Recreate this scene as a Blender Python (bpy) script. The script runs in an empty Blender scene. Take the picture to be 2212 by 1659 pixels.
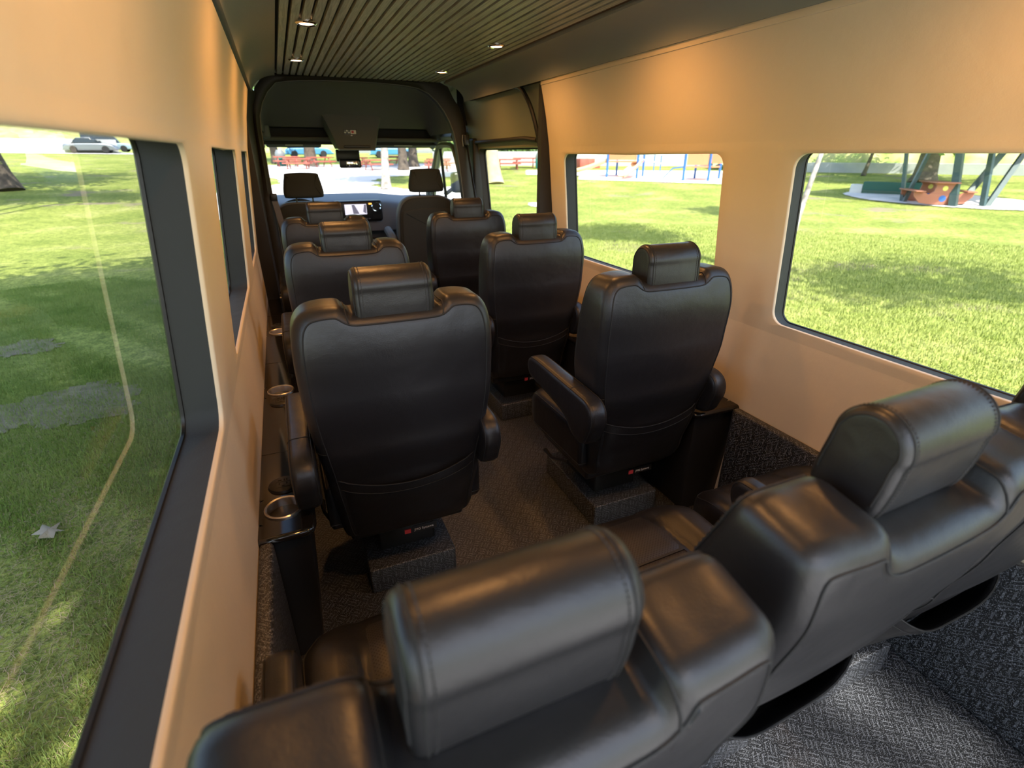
import bpy, bmesh, math, random
import numpy as np
from mathutils import Vector, Matrix, Quaternion
random.seed(7); RNG = np.random.default_rng(11)
PI = math.pi
SC = bpy.context.scene
COL = SC.collection

# ------------------------------------------------------------------ camera
F_PX = 1100.0
TH = math.atan(495 / F_PX); PS = math.atan(514 * math.cos(TH) / F_PX)
CAMZ = 1.38
cam_d = bpy.data.cameras.new('camera'); cam = bpy.data.objects.new('camera', cam_d); COL.objects.link(cam)
cam_d.sensor_width = 36.0; cam_d.lens = 36.0 * F_PX / 2212.0
cam_d.clip_start = 0.02; cam_d.clip_end = 600
cam.location = (0, 0, CAMZ)
_f = Vector((math.sin(PS) * math.cos(TH), math.cos(PS) * math.cos(TH), -math.sin(TH)))
_r = Vector((math.cos(PS), -math.sin(PS), 0)); _u = _r.cross(_f)
cam.matrix_world = Matrix(((_r.x, _u.x, -_f.x, 0), (_r.y, _u.y, -_f.y, 0), (_r.z, _u.z, -_f.z, CAMZ), (0, 0, 0, 1)))
cam_d.dof.use_dof = True; cam_d.dof.focus_distance = 1.75; cam_d.dof.aperture_fstop = 3.2
SC.camera = cam
# ------------------------------------------------------------------ sky, sun, exposure
SUN_AZ = math.radians(-179.5)      # direction TOWARDS the sun, measured from +Y clockwise
SUN_EL = math.radians(54)
w = bpy.data.worlds.new('sky'); SC.world = w; w.use_nodes = True
nt = w.node_tree; nt.nodes.clear()
sky = nt.nodes.new('ShaderNodeTexSky'); sky.sky_type = 'NISHITA'; sky.sun_disc = False
sky.sun_elevation = SUN_EL; sky.sun_rotation = SUN_AZ; sky.air_density = 1.0; sky.dust_density = 2.0
bg = nt.nodes.new('ShaderNodeBackground'); out = nt.nodes.new('ShaderNodeOutputWorld')
nt.links.new(sky.outputs[0], bg.inputs[0]); bg.inputs[1].default_value = 0.42; nt.links.new(bg.outputs[0], out.inputs[0])
sun_d = bpy.data.lights.new('sun', 'SUN'); sun_d.energy = 7.5; sun_d.angle = math.radians(0.53); sun_d.color = (1.0, 0.95, 0.86)
sun = bpy.data.objects.new('sun', sun_d); COL.objects.link(sun)
sdir = Vector((math.sin(-SUN_AZ) * math.cos(SUN_EL), math.cos(SUN_AZ) * math.cos(SUN_EL), math.sin(SUN_EL)))  # towards the sun
sun.rotation_euler = sdir.to_track_quat('Z', 'Y').to_euler()
SC.view_settings.view_transform = 'Standard'; SC.view_settings.look = 'None'
SC.view_settings.exposure = 0.55; SC.view_settings.gamma = 1.0; SC.view_settings.use_curve_mapping = False
try:
    SC.cycles.use_denoising = True; SC.cycles.max_bounces = 10; SC.cycles.diffuse_bounces = 5
    SC.cycles.transparent_max_bounces = 24; SC.cycles.sample_clamp_indirect = 8.0; SC.cycles.caustics_reflective = False
except Exception: pass

# ------------------------------------------------------------------ materials
MATS = {}
def mat(name, col, rough=0.5, metal=0.0, spec=0.5, bump=None, var=None, emit=None, coat=0.0, coords='Object'):
    """bump=(scale,strength,distance); var=(scale, colour2, contrast)"""
    m = bpy.data.materials.new(name); m.use_nodes = True; t = m.node_tree; b = t.nodes['Principled BSDF']
    b.inputs['Base Color'].default_value = (*col, 1); b.inputs['Roughness'].default_value = rough
    b.inputs['Metallic'].default_value = metal; b.inputs['Specular IOR Level'].default_value = spec
    if coat: b.inputs['Coat Weight'].default_value = coat; b.inputs['Coat Roughness'].default_value = 0.05
    tc = t.nodes.new('ShaderNodeTexCoord')
    if var:
        n = t.nodes.new('ShaderNodeTexNoise'); n.inputs['Scale'].default_value = var[0]; n.inputs['Detail'].default_value = 5
        t.links.new(tc.outputs[coords], n.inputs['Vector'])
        r = t.nodes.new('ShaderNodeValToRGB'); c = var[2]
        r.color_ramp.elements[0].position = 0.5 - c; r.color_ramp.elements[1].position = 0.5 + c
        r.color_ramp.elements[0].color = (*col, 1); r.color_ramp.elements[1].color = (*var[1], 1)
        t.links.new(n.outputs[0], r.inputs[0]); t.links.new(r.outputs[0], b.inputs['Base Color'])
    if bump:
        n = t.nodes.new('ShaderNodeTexNoise'); n.inputs['Scale'].default_value = bump[0]; n.inputs['Detail'].default_value = 3
        t.links.new(tc.outputs[coords], n.inputs['Vector'])
        bp = t.nodes.new('ShaderNodeBump'); bp.inputs['Strength'].default_value = bump[1]; bp.inputs['Distance'].default_value = bump[2]
        t.links.new(n.outputs[0], bp.inputs['Height']); t.links.new(bp.outputs[0], b.inputs['Normal'])
    if emit:
        b.inputs['Emission Color'].default_value = (*emit[0], 1); b.inputs['Emission Strength'].default_value = emit[1]
    MATS[name] = m
    return m
def grain(m, scale, strength, dist):
    """leather pebble: voronoi bump"""
    t = m.node_tree; b = t.nodes['Principled BSDF']; tc = t.nodes.new('ShaderNodeTexCoord')
    v = t.nodes.new('ShaderNodeTexVoronoi'); v.inputs['Scale'].default_value = scale; v.feature = 'SMOOTH_F1'
    n = t.nodes.new('ShaderNodeTexNoise'); n.inputs['Scale'].default_value = 9; n.inputs['Detail'].default_value = 3
    t.links.new(tc.outputs['Object'], v.inputs['Vector']); t.links.new(tc.outputs['Object'], n.inputs['Vector'])
    b1 = t.nodes.new('ShaderNodeBump'); b1.inputs['Strength'].default_value = strength; b1.inputs['Distance'].default_value = dist
    b2 = t.nodes.new('ShaderNodeBump'); b2.inputs['Strength'].default_value = 0.35; b2.inputs['Distance'].default_value = 0.012
    t.links.new(v.outputs['Distance'], b1.inputs['Height']); t.links.new(n.outputs[0], b2.inputs['Height'])
    t.links.new(b1.outputs[0], b2.inputs['Normal']); t.links.new(b2.outputs[0], b.inputs['Normal'])
    return m
LEATHER = grain(mat('black_leather', (0.0115, 0.011, 0.012), 0.40, spec=0.55), 420, 0.35, 0.0006)
STITCH = mat('stitching', (0.035, 0.033, 0.033), 0.6)
SEAMD = mat('seam', (0.008, 0.008, 0.008), 0.7)
PERF = mat('perforated_leather', (0.026, 0.023, 0.023), 0.42)
def perf(m):
    t = m.node_tree; b = t.nodes['Principled BSDF']; tc = t.nodes.new('ShaderNodeTexCoord')
    mp = t.nodes.new('ShaderNodeMapping'); mp.inputs['Rotation'].default_value = (0, 0, PI / 4); mp.inputs['Scale'].default_value = (150, 150, 0.0)
    t.links.new(tc.outputs['Object'], mp.inputs[0])
    fr = t.nodes.new('ShaderNodeVectorMath'); fr.operation = 'FRACTION'; t.links.new(mp.outputs[0], fr.inputs[0])
    sb = t.nodes.new('ShaderNodeVectorMath'); sb.operation = 'SUBTRACT'; sb.inputs[1].default_value = (0.5, 0.5, 0); t.links.new(fr.outputs[0], sb.inputs[0])
    ln = t.nodes.new('ShaderNodeVectorMath'); ln.operation = 'LENGTH'; t.links.new(sb.outputs[0], ln.inputs[0])
    r = t.nodes.new('ShaderNodeValToRGB'); r.color_ramp.elements[0].position = 0.2; r.color_ramp.elements[1].position = 0.3
    r.color_ramp.elements[0].color = (0.001, 0.001, 0.001, 1); r.color_ramp.elements[1].color = (0.03, 0.027, 0.027, 1)
    t.links.new(ln.outputs['Value'], r.inputs[0]); t.links.new(r.outputs[0], b.inputs['Base Color'])
    bp = t.nodes.new('ShaderNodeBump'); bp.inputs['Strength'].default_value = 0.5; bp.inputs['Distance'].default_value = 0.001
    t.links.new(r.outputs[0], bp.inputs['Height']); t.links.new(bp.outputs[0], b.inputs['Normal'])
perf(PERF)
WALL = grain(mat('cream_leatherette', (0.74, 0.62, 0.44), 0.50, spec=0.4), 330, 0.25, 0.0006)
REVEAL = grain(mat('charcoal_leatherette', (0.036, 0.037, 0.036), 0.7, spec=0.25), 330, 0.4, 0.0006)
COVE = mat('charcoal_suede', (0.27, 0.275, 0.24), 0.75, spec=0.3, bump=(60, 0.3, 0.002))
CAB = mat('cab_lining', (0.15, 0.155, 0.14), 0.8, spec=0.25, bump=(300, 0.3, 0.001))
PILLAR = mat('pillar_trim', (0.017, 0.016, 0.013), 0.6)
DOORP = mat('door_lining', (0.24, 0.25, 0.18), 0.6, spec=0.3, bump=(200, 0.2, 0.0008))
BLACKP = mat('black_plastic', (0.012, 0.012, 0.012), 0.35)
RUBSEAL = mat('rubber_seal', (0.006, 0.006, 0.006), 0.45)
GLOSS = mat('gloss_black_top', (0.010, 0.009, 0.009), 0.08, spec=0.6)
SATIN = mat('satin_black_laminate', (0.014, 0.013, 0.013), 0.32)
STEEL = mat('brushed_steel', (0.80, 0.76, 0.72), 0.30, 1.0)
CHROME = mat('chrome', (0.85, 0.85, 0.85), 0.06, 1.0)
SLAT = mat('ceiling_slat_wood', (0.085, 0.085, 0.078), 0.45, spec=0.4, coords='Generated')
def woodify(m):
    t = m.node_tree; b = t.nodes['Principled BSDF']; tc = t.nodes.new('ShaderNodeTexCoord')
    mp = t.nodes.new('ShaderNodeMapping'); mp.inputs['Scale'].default_value = (40, 1.6, 1); t.links.new(tc.outputs['Object'], mp.inputs[0])
    n = t.nodes.new('ShaderNodeTexNoise'); n.inputs['Scale'].default_value = 3; n.inputs['Detail'].default_value = 8; n.inputs['Distortion'].default_value = 1.2
    t.links.new(mp.outputs[0], n.inputs['Vector'])
    r = t.nodes.new('ShaderNodeValToRGB'); r.color_ramp.elements[0].position = 0.35; r.color_ramp.elements[1].position = 0.7
    r.color_ramp.elements[0].color = (0.23, 0.23, 0.19, 1); r.color_ramp.elements[1].color = (0.44, 0.44, 0.37, 1)
    t.links.new(n.outputs[0], r.inputs[0]); t.links.new(r.outputs[0], b.inputs['Base Color'])
    bp = t.nodes.new('ShaderNodeBump'); bp.inputs['Strength'].default_value = 0.3; bp.inputs['Distance'].default_value = 0.001
    t.links.new(n.outputs[0], bp.inputs['Height']); t.links.new(bp.outputs[0], b.inputs['Normal'])
woodify(SLAT)
GROOVE = mat('groove_black', (0.004, 0.004, 0.004), 0.8)
DASHG = mat('dashboard_grey', (0.16, 0.175, 0.20), 0.6)
GREYP = mat('grey_plastic', (0.17, 0.19, 0.20), 0.5)
FABRIC = mat('cab_seat_fabric', (0.040, 0.042, 0.036), 0.85, spec=0.2, bump=(400, 0.4, 0.001))
FABRICS = mat('cab_seat_side_vinyl', (0.12, 0.135, 0.125), 0.6, spec=0.3)
BELT = mat('seat_belt_webbing', (0.10, 0.11, 0.13), 0.6, bump=(500, 0.3, 0.001))
SCREEN = mat('lit_screen', (0.02, 0.02, 0.02), 0.2, emit=((0.75, 0.72, 0.85), 0.9))
SCREEND = mat('lit_screen_dark', (0.02, 0.02, 0.02), 0.2, emit=((0.16, 0.15, 0.2), 0.8))
AMBER = mat('amber_indicator', (0.3, 0.1, 0.0), 0.3, emit=((1.0, 0.42, 0.08), 1.6))
WHITE = mat('white_print', (0.8, 0.8, 0.78), 0.5)
RED = mat('red_print', (0.55, 0.05, 0.06), 0.5)
LED = mat('warm_lamp_lens', (0.9, 0.7, 0.5), 0.4, emit=((1.0, 0.58, 0.28), 7.0))
LEDS = mat('warm_led_strip', (0.9, 0.7, 0.5), 0.4, emit=((1.0, 0.45, 0.15), 0.8))
OUTER = mat('body_inner_black', (0.01, 0.01, 0.01), 0.7)
LEAF = mat('leaves', (0.10, 0.22, 0.03), 0.6, var=(0.8, (0.24, 0.36, 0.06), 0.2))
LEAFD = mat('leaves_dark', (0.045, 0.11, 0.025), 0.6, var=(0.8, (0.10, 0.20, 0.04), 0.2))
BARK = mat('dark_bark', (0.05, 0.037, 0.028), 0.9, bump=(7, 1.0, 0.05), var=(4, (0.11, 0.085, 0.06), 0.2))
BARKP = mat('pale_bark', (0.16, 0.14, 0.12), 0.9, bump=(6, 1.0, 0.03), var=(3.5, (0.42, 0.38, 0.33), 0.15))
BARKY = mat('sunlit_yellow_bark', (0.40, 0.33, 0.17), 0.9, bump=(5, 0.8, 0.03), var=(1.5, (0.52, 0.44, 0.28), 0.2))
TABLER = mat('red_painted_wood', (0.30, 0.065, 0.045), 0.6, var=(3, (0.38, 0.10, 0.07), 0.2))
TERRA = mat('terracotta_panel', (0.36, 0.13, 0.075), 0.55)
BLUEP = mat('blue_painted_steel', (0.03, 0.13, 0.42), 0.4)
ORANGEP = mat('orange_plastic', (0.75, 0.25, 0.12), 0.5)
TANP = mat('tan_plastic', (0.72, 0.50, 0.28), 0.45)
BEAM = mat('dark_green_steel', (0.030, 0.060, 0.055), 0.45, var=(2, (0.05, 0.085, 0.08), 0.2))
CONC = mat('pale_concrete', (0.60, 0.57, 0.53), 0.9, var=(1.5, (0.72, 0.70, 0.66), 0.2))
PAVE = mat('pale_paving', (0.72, 0.69, 0.66), 0.9, var=(0.35, (0.60, 0.57, 0.55), 0.12))
SAND = mat('play_sand', (0.75, 0.66, 0.55), 0.95, var=(1.2, (0.85, 0.78, 0.68), 0.2))
WALLW = mat('white_block_wall', (0.50, 0.51, 0.50), 0.9, var=(1.2, (0.38, 0.40, 0.39), 0.2))
HILL = mat('weedy_hillside', (0.22, 0.34, 0.06), 0.95, var=(0.6, (0.50, 0.45, 0.18), 0.15))
GREENB = mat('green_bin', (0.02, 0.16, 0.13), 0.5)
CARS = mat('silver_car_paint', (0.20, 0.22, 0.24), 0.3, 0.6)
CARW = mat('pale_blue_car_paint', (0.26, 0.36, 0.42), 0.35)
CARB = mat('blue_car_paint', (0.05, 0.22, 0.42), 0.3, coat=0.5)
CARG = mat('car_window', (0.02, 0.03, 0.035), 0.1)
TYRE = mat('tyre', (0.012, 0.012, 0.012), 0.8)

def glass_mat():
    m = bpy.data.materials.new('window_glass'); m.use_nodes = True; t = m.node_tree; t.nodes.clear()
    o = t.nodes.new('ShaderNodeOutputMaterial'); mx = t.nodes.new('ShaderNodeMixShader'); lw = t.nodes.new('ShaderNodeLayerWeight'); lw.inputs[0].default_value = 0.5
    tr = t.nodes.new('ShaderNodeBsdfTransparent'); gl = t.nodes.new('ShaderNodeBsdfGlossy'); gl.inputs['Roughness'].default_value = 0.0
    tr.inputs[0].default_value = (0.93, 0.96, 0.94, 1)
    pw_ = t.nodes.new('ShaderNodeMath'); pw_.operation = 'POWER'; pw_.inputs[1].default_value = 5.0; t.links.new(lw.outputs['Facing'], pw_.inputs[0])
    mul = t.nodes.new('ShaderNodeMath'); mul.operation = 'MULTIPLY_ADD'; mul.inputs[1].default_value = 0.92; mul.inputs[2].default_value = 0.07; mul.use_clamp = True
    t.links.new(pw_.outputs[0], mul.inputs[0]); t.links.new(mul.outputs[0], mx.inputs[0])
    t.links.new(tr.outputs[0], mx.inputs[1]); t.links.new(gl.outputs[0], mx.inputs[2]); t.links.new(mx.outputs[0], o.inputs[0])
    return m
GLASS = glass_mat()

def rubber_floor():
    m = bpy.data.materials.new('patterned_rubber_floor'); m.use_nodes = True; t = m.node_tree; b = t.nodes['Principled BSDF']
    N = t.nodes.new; L = t.links.new
    tc = N('ShaderNodeTexCoord'); mp = N('ShaderNodeMapping'); mp.inputs['Rotation'].default_value = (0, 0, math.radians(38)); mp.inputs['Scale'].default_value = (29, 29, 29)
    L(tc.outputs['Object'], mp.inputs[0])
    sx = N('ShaderNodeSeparateXYZ'); L(mp.outputs[0], sx.inputs[0])
    def M(op, a, bb=None, c=None):
        n = N('ShaderNodeMath'); n.operation = op
        for i, v in enumerate((a, bb, c)):
            if v is None: continue
            if isinstance(v, (int, float)): n.inputs[i].default_value = v
            else: L(v, n.inputs[i])
        return n.outputs[0]
    u, v = sx.outputs[0], M('ADD', sx.outputs[1], sx.outputs[2])
    iu, iv = M('FLOOR', u), M('FLOOR', v)
    par = M('FLOORED_MODULO', M('ADD', iu, iv), 2.0)
    fu, fv = M('FRACT', u), M('FRACT', v)
    ip = M('SUBTRACT', 1.0, par)
    a = M('ADD', M('MULTIPLY', fu, par), M('MULTIPLY', fv, ip))      # across the dashes
    c = M('ADD', M('MULTIPLY', fv, par), M('MULTIPLY', fu, ip))      # along the dashes
    stripe = M('LESS_THAN', M('ABSOLUTE', M('SUBTRACT', M('FRACT', M('MULTIPLY', a, 3.0)), 0.5)), 0.14)
    ln = M('LESS_THAN', M('ABSOLUTE', M('SUBTRACT', c, 0.5)), 0.33)
    dash = M('MULTIPLY', stripe, ln)
    n1 = N('ShaderNodeTexNoise'); n1.inputs['Scale'].default_value = 430; n1.inputs['Detail'].default_value = 2; L(tc.outputs['Object'], n1.inputs['Vector'])
    sp = M('MULTIPLY', M('GREATER_THAN', n1.outputs[0], 0.60), 1.0)
    n2 = N('ShaderNodeTexNoise'); n2.inputs['Scale'].default_value = 5; n2.inputs['Detail'].default_value = 4; L(tc.outputs['Object'], n2.inputs['Vector'])
    mixf = M('ADD', M('MULTIPLY', dash, 0.26), M('MULTIPLY', sp, 0.8))
    mc = N('ShaderNodeMixRGB'); mc.inputs[1].default_value = (0.011, 0.012, 0.014, 1); mc.inputs[2].default_value = (0.30, 0.32, 0.36, 1); L(mixf, mc.inputs[0])
    L(mc.outputs[0], b.inputs['Base Color'])
    h = M('ADD', M('MULTIPLY', dash, 1.0), M('MULTIPLY', n1.outputs[0], 0.5))
    bp = N('ShaderNodeBump'); bp.inputs['Strength'].default_value = 1.0; bp.inputs['Distance'].default_value = 0.003; L(h, bp.inputs['Height']); L(bp.outputs[0], b.inputs['Normal'])
    b.inputs['Roughness'].default_value = 0.38; b.inputs['Specular IOR Level'].default_value = 0.6
    L(M('ADD', M('MULTIPLY', n2.outputs[0], 0.2), 0.30), b.inputs['Roughness'])
    return m
RUBBER = rubber_floor()

def lawn_mat():
    m = bpy.data.materials.new('lawn_grass'); m.use_nodes = True; t = m.node_tree; b = t.nodes['Principled BSDF']
    N = t.nodes.new; L = t.links.new
    tc = N('ShaderNodeTexCoord')
    def noise(s, d=6):
        n = N('ShaderNodeTexNoise'); n.inputs['Scale'].default_value = s; n.inputs['Detail'].default_value = d; L(tc.outputs['Object'], n.inputs['Vector']); return n.outputs[0]
    a = noise(0.55); c = noise(7.0, 8); e = noise(38.0, 6)
    def ramp(src, stops):
        r = N('ShaderNodeValToRGB'); els = r.color_ramp.elements
        while len(els) < len(stops): els.new(0.5)
        for el, (p, col) in zip(els, stops): el.position = p; el.color = (*col, 1)
        L(src, r.inputs[0]); return r.outputs[0]
    base = ramp(a, [(0.33, (0.24, 0.31, 0.065)), (0.55, (0.34, 0.40, 0.095)), (0.72, (0.47, 0.49, 0.17))])
    det = ramp(c, [(0.32, (0.62, 0.66, 0.62)), (0.62, (1.15, 1.1, 1.1))])
    fine = ramp(e, [(0.36, (0.50, 0.52, 0.50)), (0.62, (1.25, 1.2, 1.2))])
    m1 = N('ShaderNodeMixRGB'); m1.blend_type = 'MULTIPLY'; m1.inputs[0].default_value = 1; L(base, m1.inputs[1]); L(det, m1.inputs[2])
    m2 = N('ShaderNodeMixRGB'); m2.blend_type = 'MULTIPLY'; m2.inputs[0].default_value = 0.8; L(m1.outputs[0], m2.inputs[1]); L(fine, m2.inputs[2])
    # bare, dry earth in worn patches
    n = noise(0.42, 9)
    earth = ramp(n, [(0.60, (0, 0, 0)), (0.68, (1, 1, 1))])
    m3 = N('ShaderNodeMixRGB'); L(earth, m3.inputs[0]); L(m2.outputs[0], m3.inputs[1]); m3.inputs[2].default_value = (0.30, 0.25, 0.16, 1)
    L(m3.outputs[0], b.inputs['Base Color']); b.inputs['Roughness'].default_value = 0.95; b.inputs['Specular IOR Level'].default_value = 0.1
    bp = N('ShaderNodeBump'); bp.inputs['Strength'].default_value = 1.0; bp.inputs['Distance'].default_value = 0.05; L(e, bp.inputs['Height']); L(bp.outputs[0], b.inputs['Normal'])
    return m
LAWN = lawn_mat()
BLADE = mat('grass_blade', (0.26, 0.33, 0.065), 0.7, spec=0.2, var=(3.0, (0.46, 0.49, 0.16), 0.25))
BLADE2 = mat('shade_darkened_grass_blade', (0.13, 0.22, 0.035), 0.7, spec=0.2, var=(2.0, (0.27, 0.34, 0.09), 0.25))  # blade colour darkened to paint in deeper shade left of the van
BLADE.node_tree.nodes['Principled BSDF'].inputs['Subsurface Weight'].default_value = 0.0
STRAW = mat('dry_needles', (0.42, 0.33, 0.20), 0.9)

# ------------------------------------------------------------------ mesh helpers
def link(o, parent=None):
    COL.objects.link(o)
    if parent is not None: o.parent = parent
    return o
def mesh(name, V, Fc, m, parent=None, smooth=True, recalc=True, merge=0.0, autosharp=None):
    me = bpy.data.meshes.new(name); me.from_pydata([tuple(map(float, v)) for v in V], [], [tuple(f) for f in Fc]); me.update()
    if recalc or merge:
        bm = bmesh.new(); bm.from_mesh(me)
        if merge: bmesh.ops.remove_doubles(bm, verts=bm.verts, dist=merge)
        if recalc: bmesh.ops.recalc_face_normals(bm, faces=bm.faces)
        bm.to_mesh(me); bm.free()
    if smooth:
        me.polygons.foreach_set('use_smooth', [True] * len(me.polygons))
        if autosharp: me.set_sharp_from_angle(angle=math.radians(autosharp))
    me.materials.append(m)
    return link(bpy.data.objects.new(name, me), parent)
class MB:
    def __init__(s): s.V = []; s.F = []
    def add(s, V, Fc):
        n = len(s.V); s.V += [tuple(v) for v in V]; s.F += [tuple(i + n for i in f) for f in Fc]; return s
    def box(s, x0, x1, y0, y1, z0, z1, bev=0.0):
        if bev <= 0:
            V = [(x, y, z) for x in (x0, x1) for y in (y0, y1) for z in (z0, z1)]
            return s.add(V, [(0, 1, 3, 2), (4, 6, 7, 5), (0, 4, 5, 1), (2, 3, 7, 6), (0, 2, 6, 4), (1, 5, 7, 3)])
        bm = bmesh.new(); bmesh.ops.create_cube(bm, size=1)
        for v in bm.verts: v.co = ((x0 + x1) / 2 + v.co.x * (x1 - x0), (y0 + y1) / 2 + v.co.y * (y1 - y0), (z0 + z1) / 2 + v.co.z * (z1 - z0))
        bmesh.ops.bevel(bm, geom=list(bm.edges) + list(bm.verts), offset=bev, segments=3, profile=0.5, affect='EDGES')
        bm.verts.index_update(); s.add([v.co[:] for v in bm.verts], [[v.index for v in f.verts] for f in bm.faces]); bm.free(); return s
    def tube(s, pts, rad, seg=8, closed=False, cap=True):
        pts = [Vector(p) for p in pts]; n = len(pts)
        rads = rad if isinstance(rad, (list, tuple)) else [rad] * n
        V = []; prev = None
        for i, p in enumerate(pts):
            if closed: d = pts[(i + 1) % n] - pts[i - 1]
            else: d = pts[min(i + 1, n - 1)] - pts[max(i - 1, 0)]
            if d.length < 1e-9: d = Vector((0, 0, 1))
            d.normalize()
            if prev is None:
                a = d.cross(Vector((0, 0, 1)))
                if a.length < 0.1: a = d.cross(Vector((0, 1, 0)))
            else: a = prev - d * prev.dot(d)
            a.normalize(); prev = a; b = d.cross(a)
            for k in range(seg):
                t = 2 * PI * k / seg; V.append(p + (a * math.cos(t) + b * math.sin(t)) * rads[i])
        Fc = []
        m = n if closed else n - 1
        for i in range(m):
            j = (i + 1) % n
            for k in range(seg): Fc.append((i * seg + k, i * seg + (k + 1) % seg, j * seg + (k + 1) % seg, j * seg + k))
        if cap and not closed: Fc.append(tuple(range(seg))[::-1]); Fc.append(tuple((n - 1) * seg + k for k in range(seg)))
        return s.add(V, Fc)
    def lathe(s, prof, c=(0, 0, 0), seg=32, axis='z'):
        V = []
        for (r, h) in prof:
            for k in range(seg):
                t = 2 * PI * k / seg; a, b = r * math.cos(t), r * math.sin(t)
                V.append({'z': (c[0] + a, c[1] + b, c[2] + h), 'y': (c[0] + a, c[1] + h, c[2] + b), 'x': (c[0] + h, c[1] + a, c[2] + b)}[axis])
        Fc = [(i * seg + k, i * seg + (k + 1) % seg, (i + 1) * seg + (k + 1) % seg, (i + 1) * seg + k) for i in range(len(prof) - 1) for k in range(seg)]
        return s.add(V, Fc)
    def build(s, name, m, parent=None, smooth=True, sharp=35): return mesh(name, s.V, s.F, m, parent, smooth, autosharp=sharp if smooth else None)
def tag(o, label=None, cat=None, group=None, kind=None):
    if label: o['label'] = label
    if cat: o['category'] = cat
    if group: o['group'] = group
    if kind: o['kind'] = kind
    return o
def empty(name, loc=(0, 0, 0), rz=0):
    o = bpy.data.objects.new(name, None); o.empty_display_size = 0.1; o.location = loc; o.rotation_euler = (0, 0, rz); return link(o)
def copy_tree(o, parent=None):
    c = o.copy(); COL.objects.link(c)
    if parent is not None: c.parent = parent
    for ch in [x for x in bpy.data.objects if x.parent == o]: copy_tree(ch, c)
    return c
def place(proto, used, loc, rz, label, group=None):
    o = proto if not used else copy_tree(proto)
    o.location = loc; o.rotation_euler = (0, 0, rz); o['label'] = label
    if group: o['group'] = group
    return o
def struct(o): o['kind'] = 'structure'; return o
def catmull(P, n, closed=True):
    P = [np.array(p, float) for p in P]; N = len(P); out = []
    rng = range(N) if closed else range(N - 1)
    for i in rng:
        p0 = P[(i - 1) % N] if closed else P[max(i - 1, 0)]; p1 = P[i]
        p2 = P[(i + 1) % N]; p3 = P[(i + 2) % N] if closed else P[min(i + 2, N - 1)]
        for k in range(n):
            t = k / n; out.append(0.5 * ((2 * p1) + (-p0 + p2) * t + (2 * p0 - 5 * p1 + 4 * p2 - p3) * t * t + (-p0 + 3 * p1 - 3 * p2 + p3) * t ** 3))
    if not closed: out.append(P[-1])
    return out
def resample(P, n, closed=True):
    P = np.array(P, float); Q = np.vstack([P, P[:1]]) if closed else P
    d = np.r_[0, np.cumsum(np.linalg.norm(np.diff(Q, axis=0), axis=1))]
    t = np.linspace(0, d[-1], n, endpoint=not closed)
    return np.c_[tuple(np.interp(t, d, Q[:, k]) for k in range(Q.shape[1]))]
def rrect2(hx, hy, r, seg=8, cx=0, cy=0):
    P = []
    for (sx, sy, a0) in ((1, 1, 0), (-1, 1, 90), (-1, -1, 180), (1, -1, 270)):
        for k in range(seg + 1):
            a = math.radians(a0 + 90 * k / seg); P.append((cx + sx * (hx - r) + r * math.cos(a), cy + sy * (hy - r) + r * math.sin(a)))
    return P
def inset(P, d, sm=0.08, rs=False):
    steps = max(1, int(abs(d) / 0.004)); P = P.copy()
    for _ in range(steps):
        t = np.roll(P, -1, 0) - np.roll(P, 1, 0); t /= np.linalg.norm(t, axis=1)[:, None] + 1e-12
        nrm = np.c_[-t[:, 1], t[:, 0]]
        P = P + nrm * (d / steps)
        P = (1 - 2 * sm) * P + sm * (np.roll(P, 1, 0) + np.roll(P, -1, 0))
        if rs: P = resample(P, len(P))
    return P
def pillow(P, fR, fF, rR, rF, med, axes, K=6, inner=7, rs=False):
    """P: outline (n,2), ccw. Depth runs from fR (rear face) to fF (front face). Returns V, F, and rings dict."""
    n = len(P); rings = []; info = {}
    def prof(f, r, sgn, tagp):
        L = []
        for k in range(K + 1):
            ph = PI / 2 * k / K; Q = inset(P, r * (1 - math.cos(ph)), rs=rs) if k else P
            D = np.array([f(a, b) for a, b in Q]) + sgn * r * (1 - math.sin(ph))
            L.append((Q, D))
        Q0 = L[-1][0]; M = np.array([med(a, b) for a, b in Q0])
        for k in range(1, inner + 1):
            t = k / inner; Q = Q0 * (1 - t) + M * t
            D = np.array([f(a, b) for a, b in Q]); L.append((Q, D))
        info[tagp] = L
        return L
    R = prof(fR, rR, 1, 'R'); Fr = prof(fF, rF, -1, 'F')
    seq = R[::-1] + Fr
    V = [axes(Q[i, 0], Q[i, 1], D[i]) for (Q, D) in seq for i in range(n)]
    Fc = [(j * n + i, j * n + (i + 1) % n, (j + 1) * n + (i + 1) % n, (j + 1) * n + i) for j in range(len(seq) - 1) for i in range(n)]
    info['axes'] = axes
    return V, Fc, info
def ringpts(info, side, k): Q, D = info[side][k]; return [info['axes'](Q[i, 0], Q[i, 1], D[i]) for i in range(len(Q))]
def crosspts(info, i, kR, kF):
    L = [(info['R'][k][0][i], info['R'][k][1][i]) for k in range(kR, -1, -1)] + [(info['F'][k][0][i], info['F'][k][1][i]) for k in range(0, kF + 1)]
    return [info['axes'](q[0], q[1], d) for q, d in L]
def clampf(v, a, b): return max(a, min(b, v))

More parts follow.
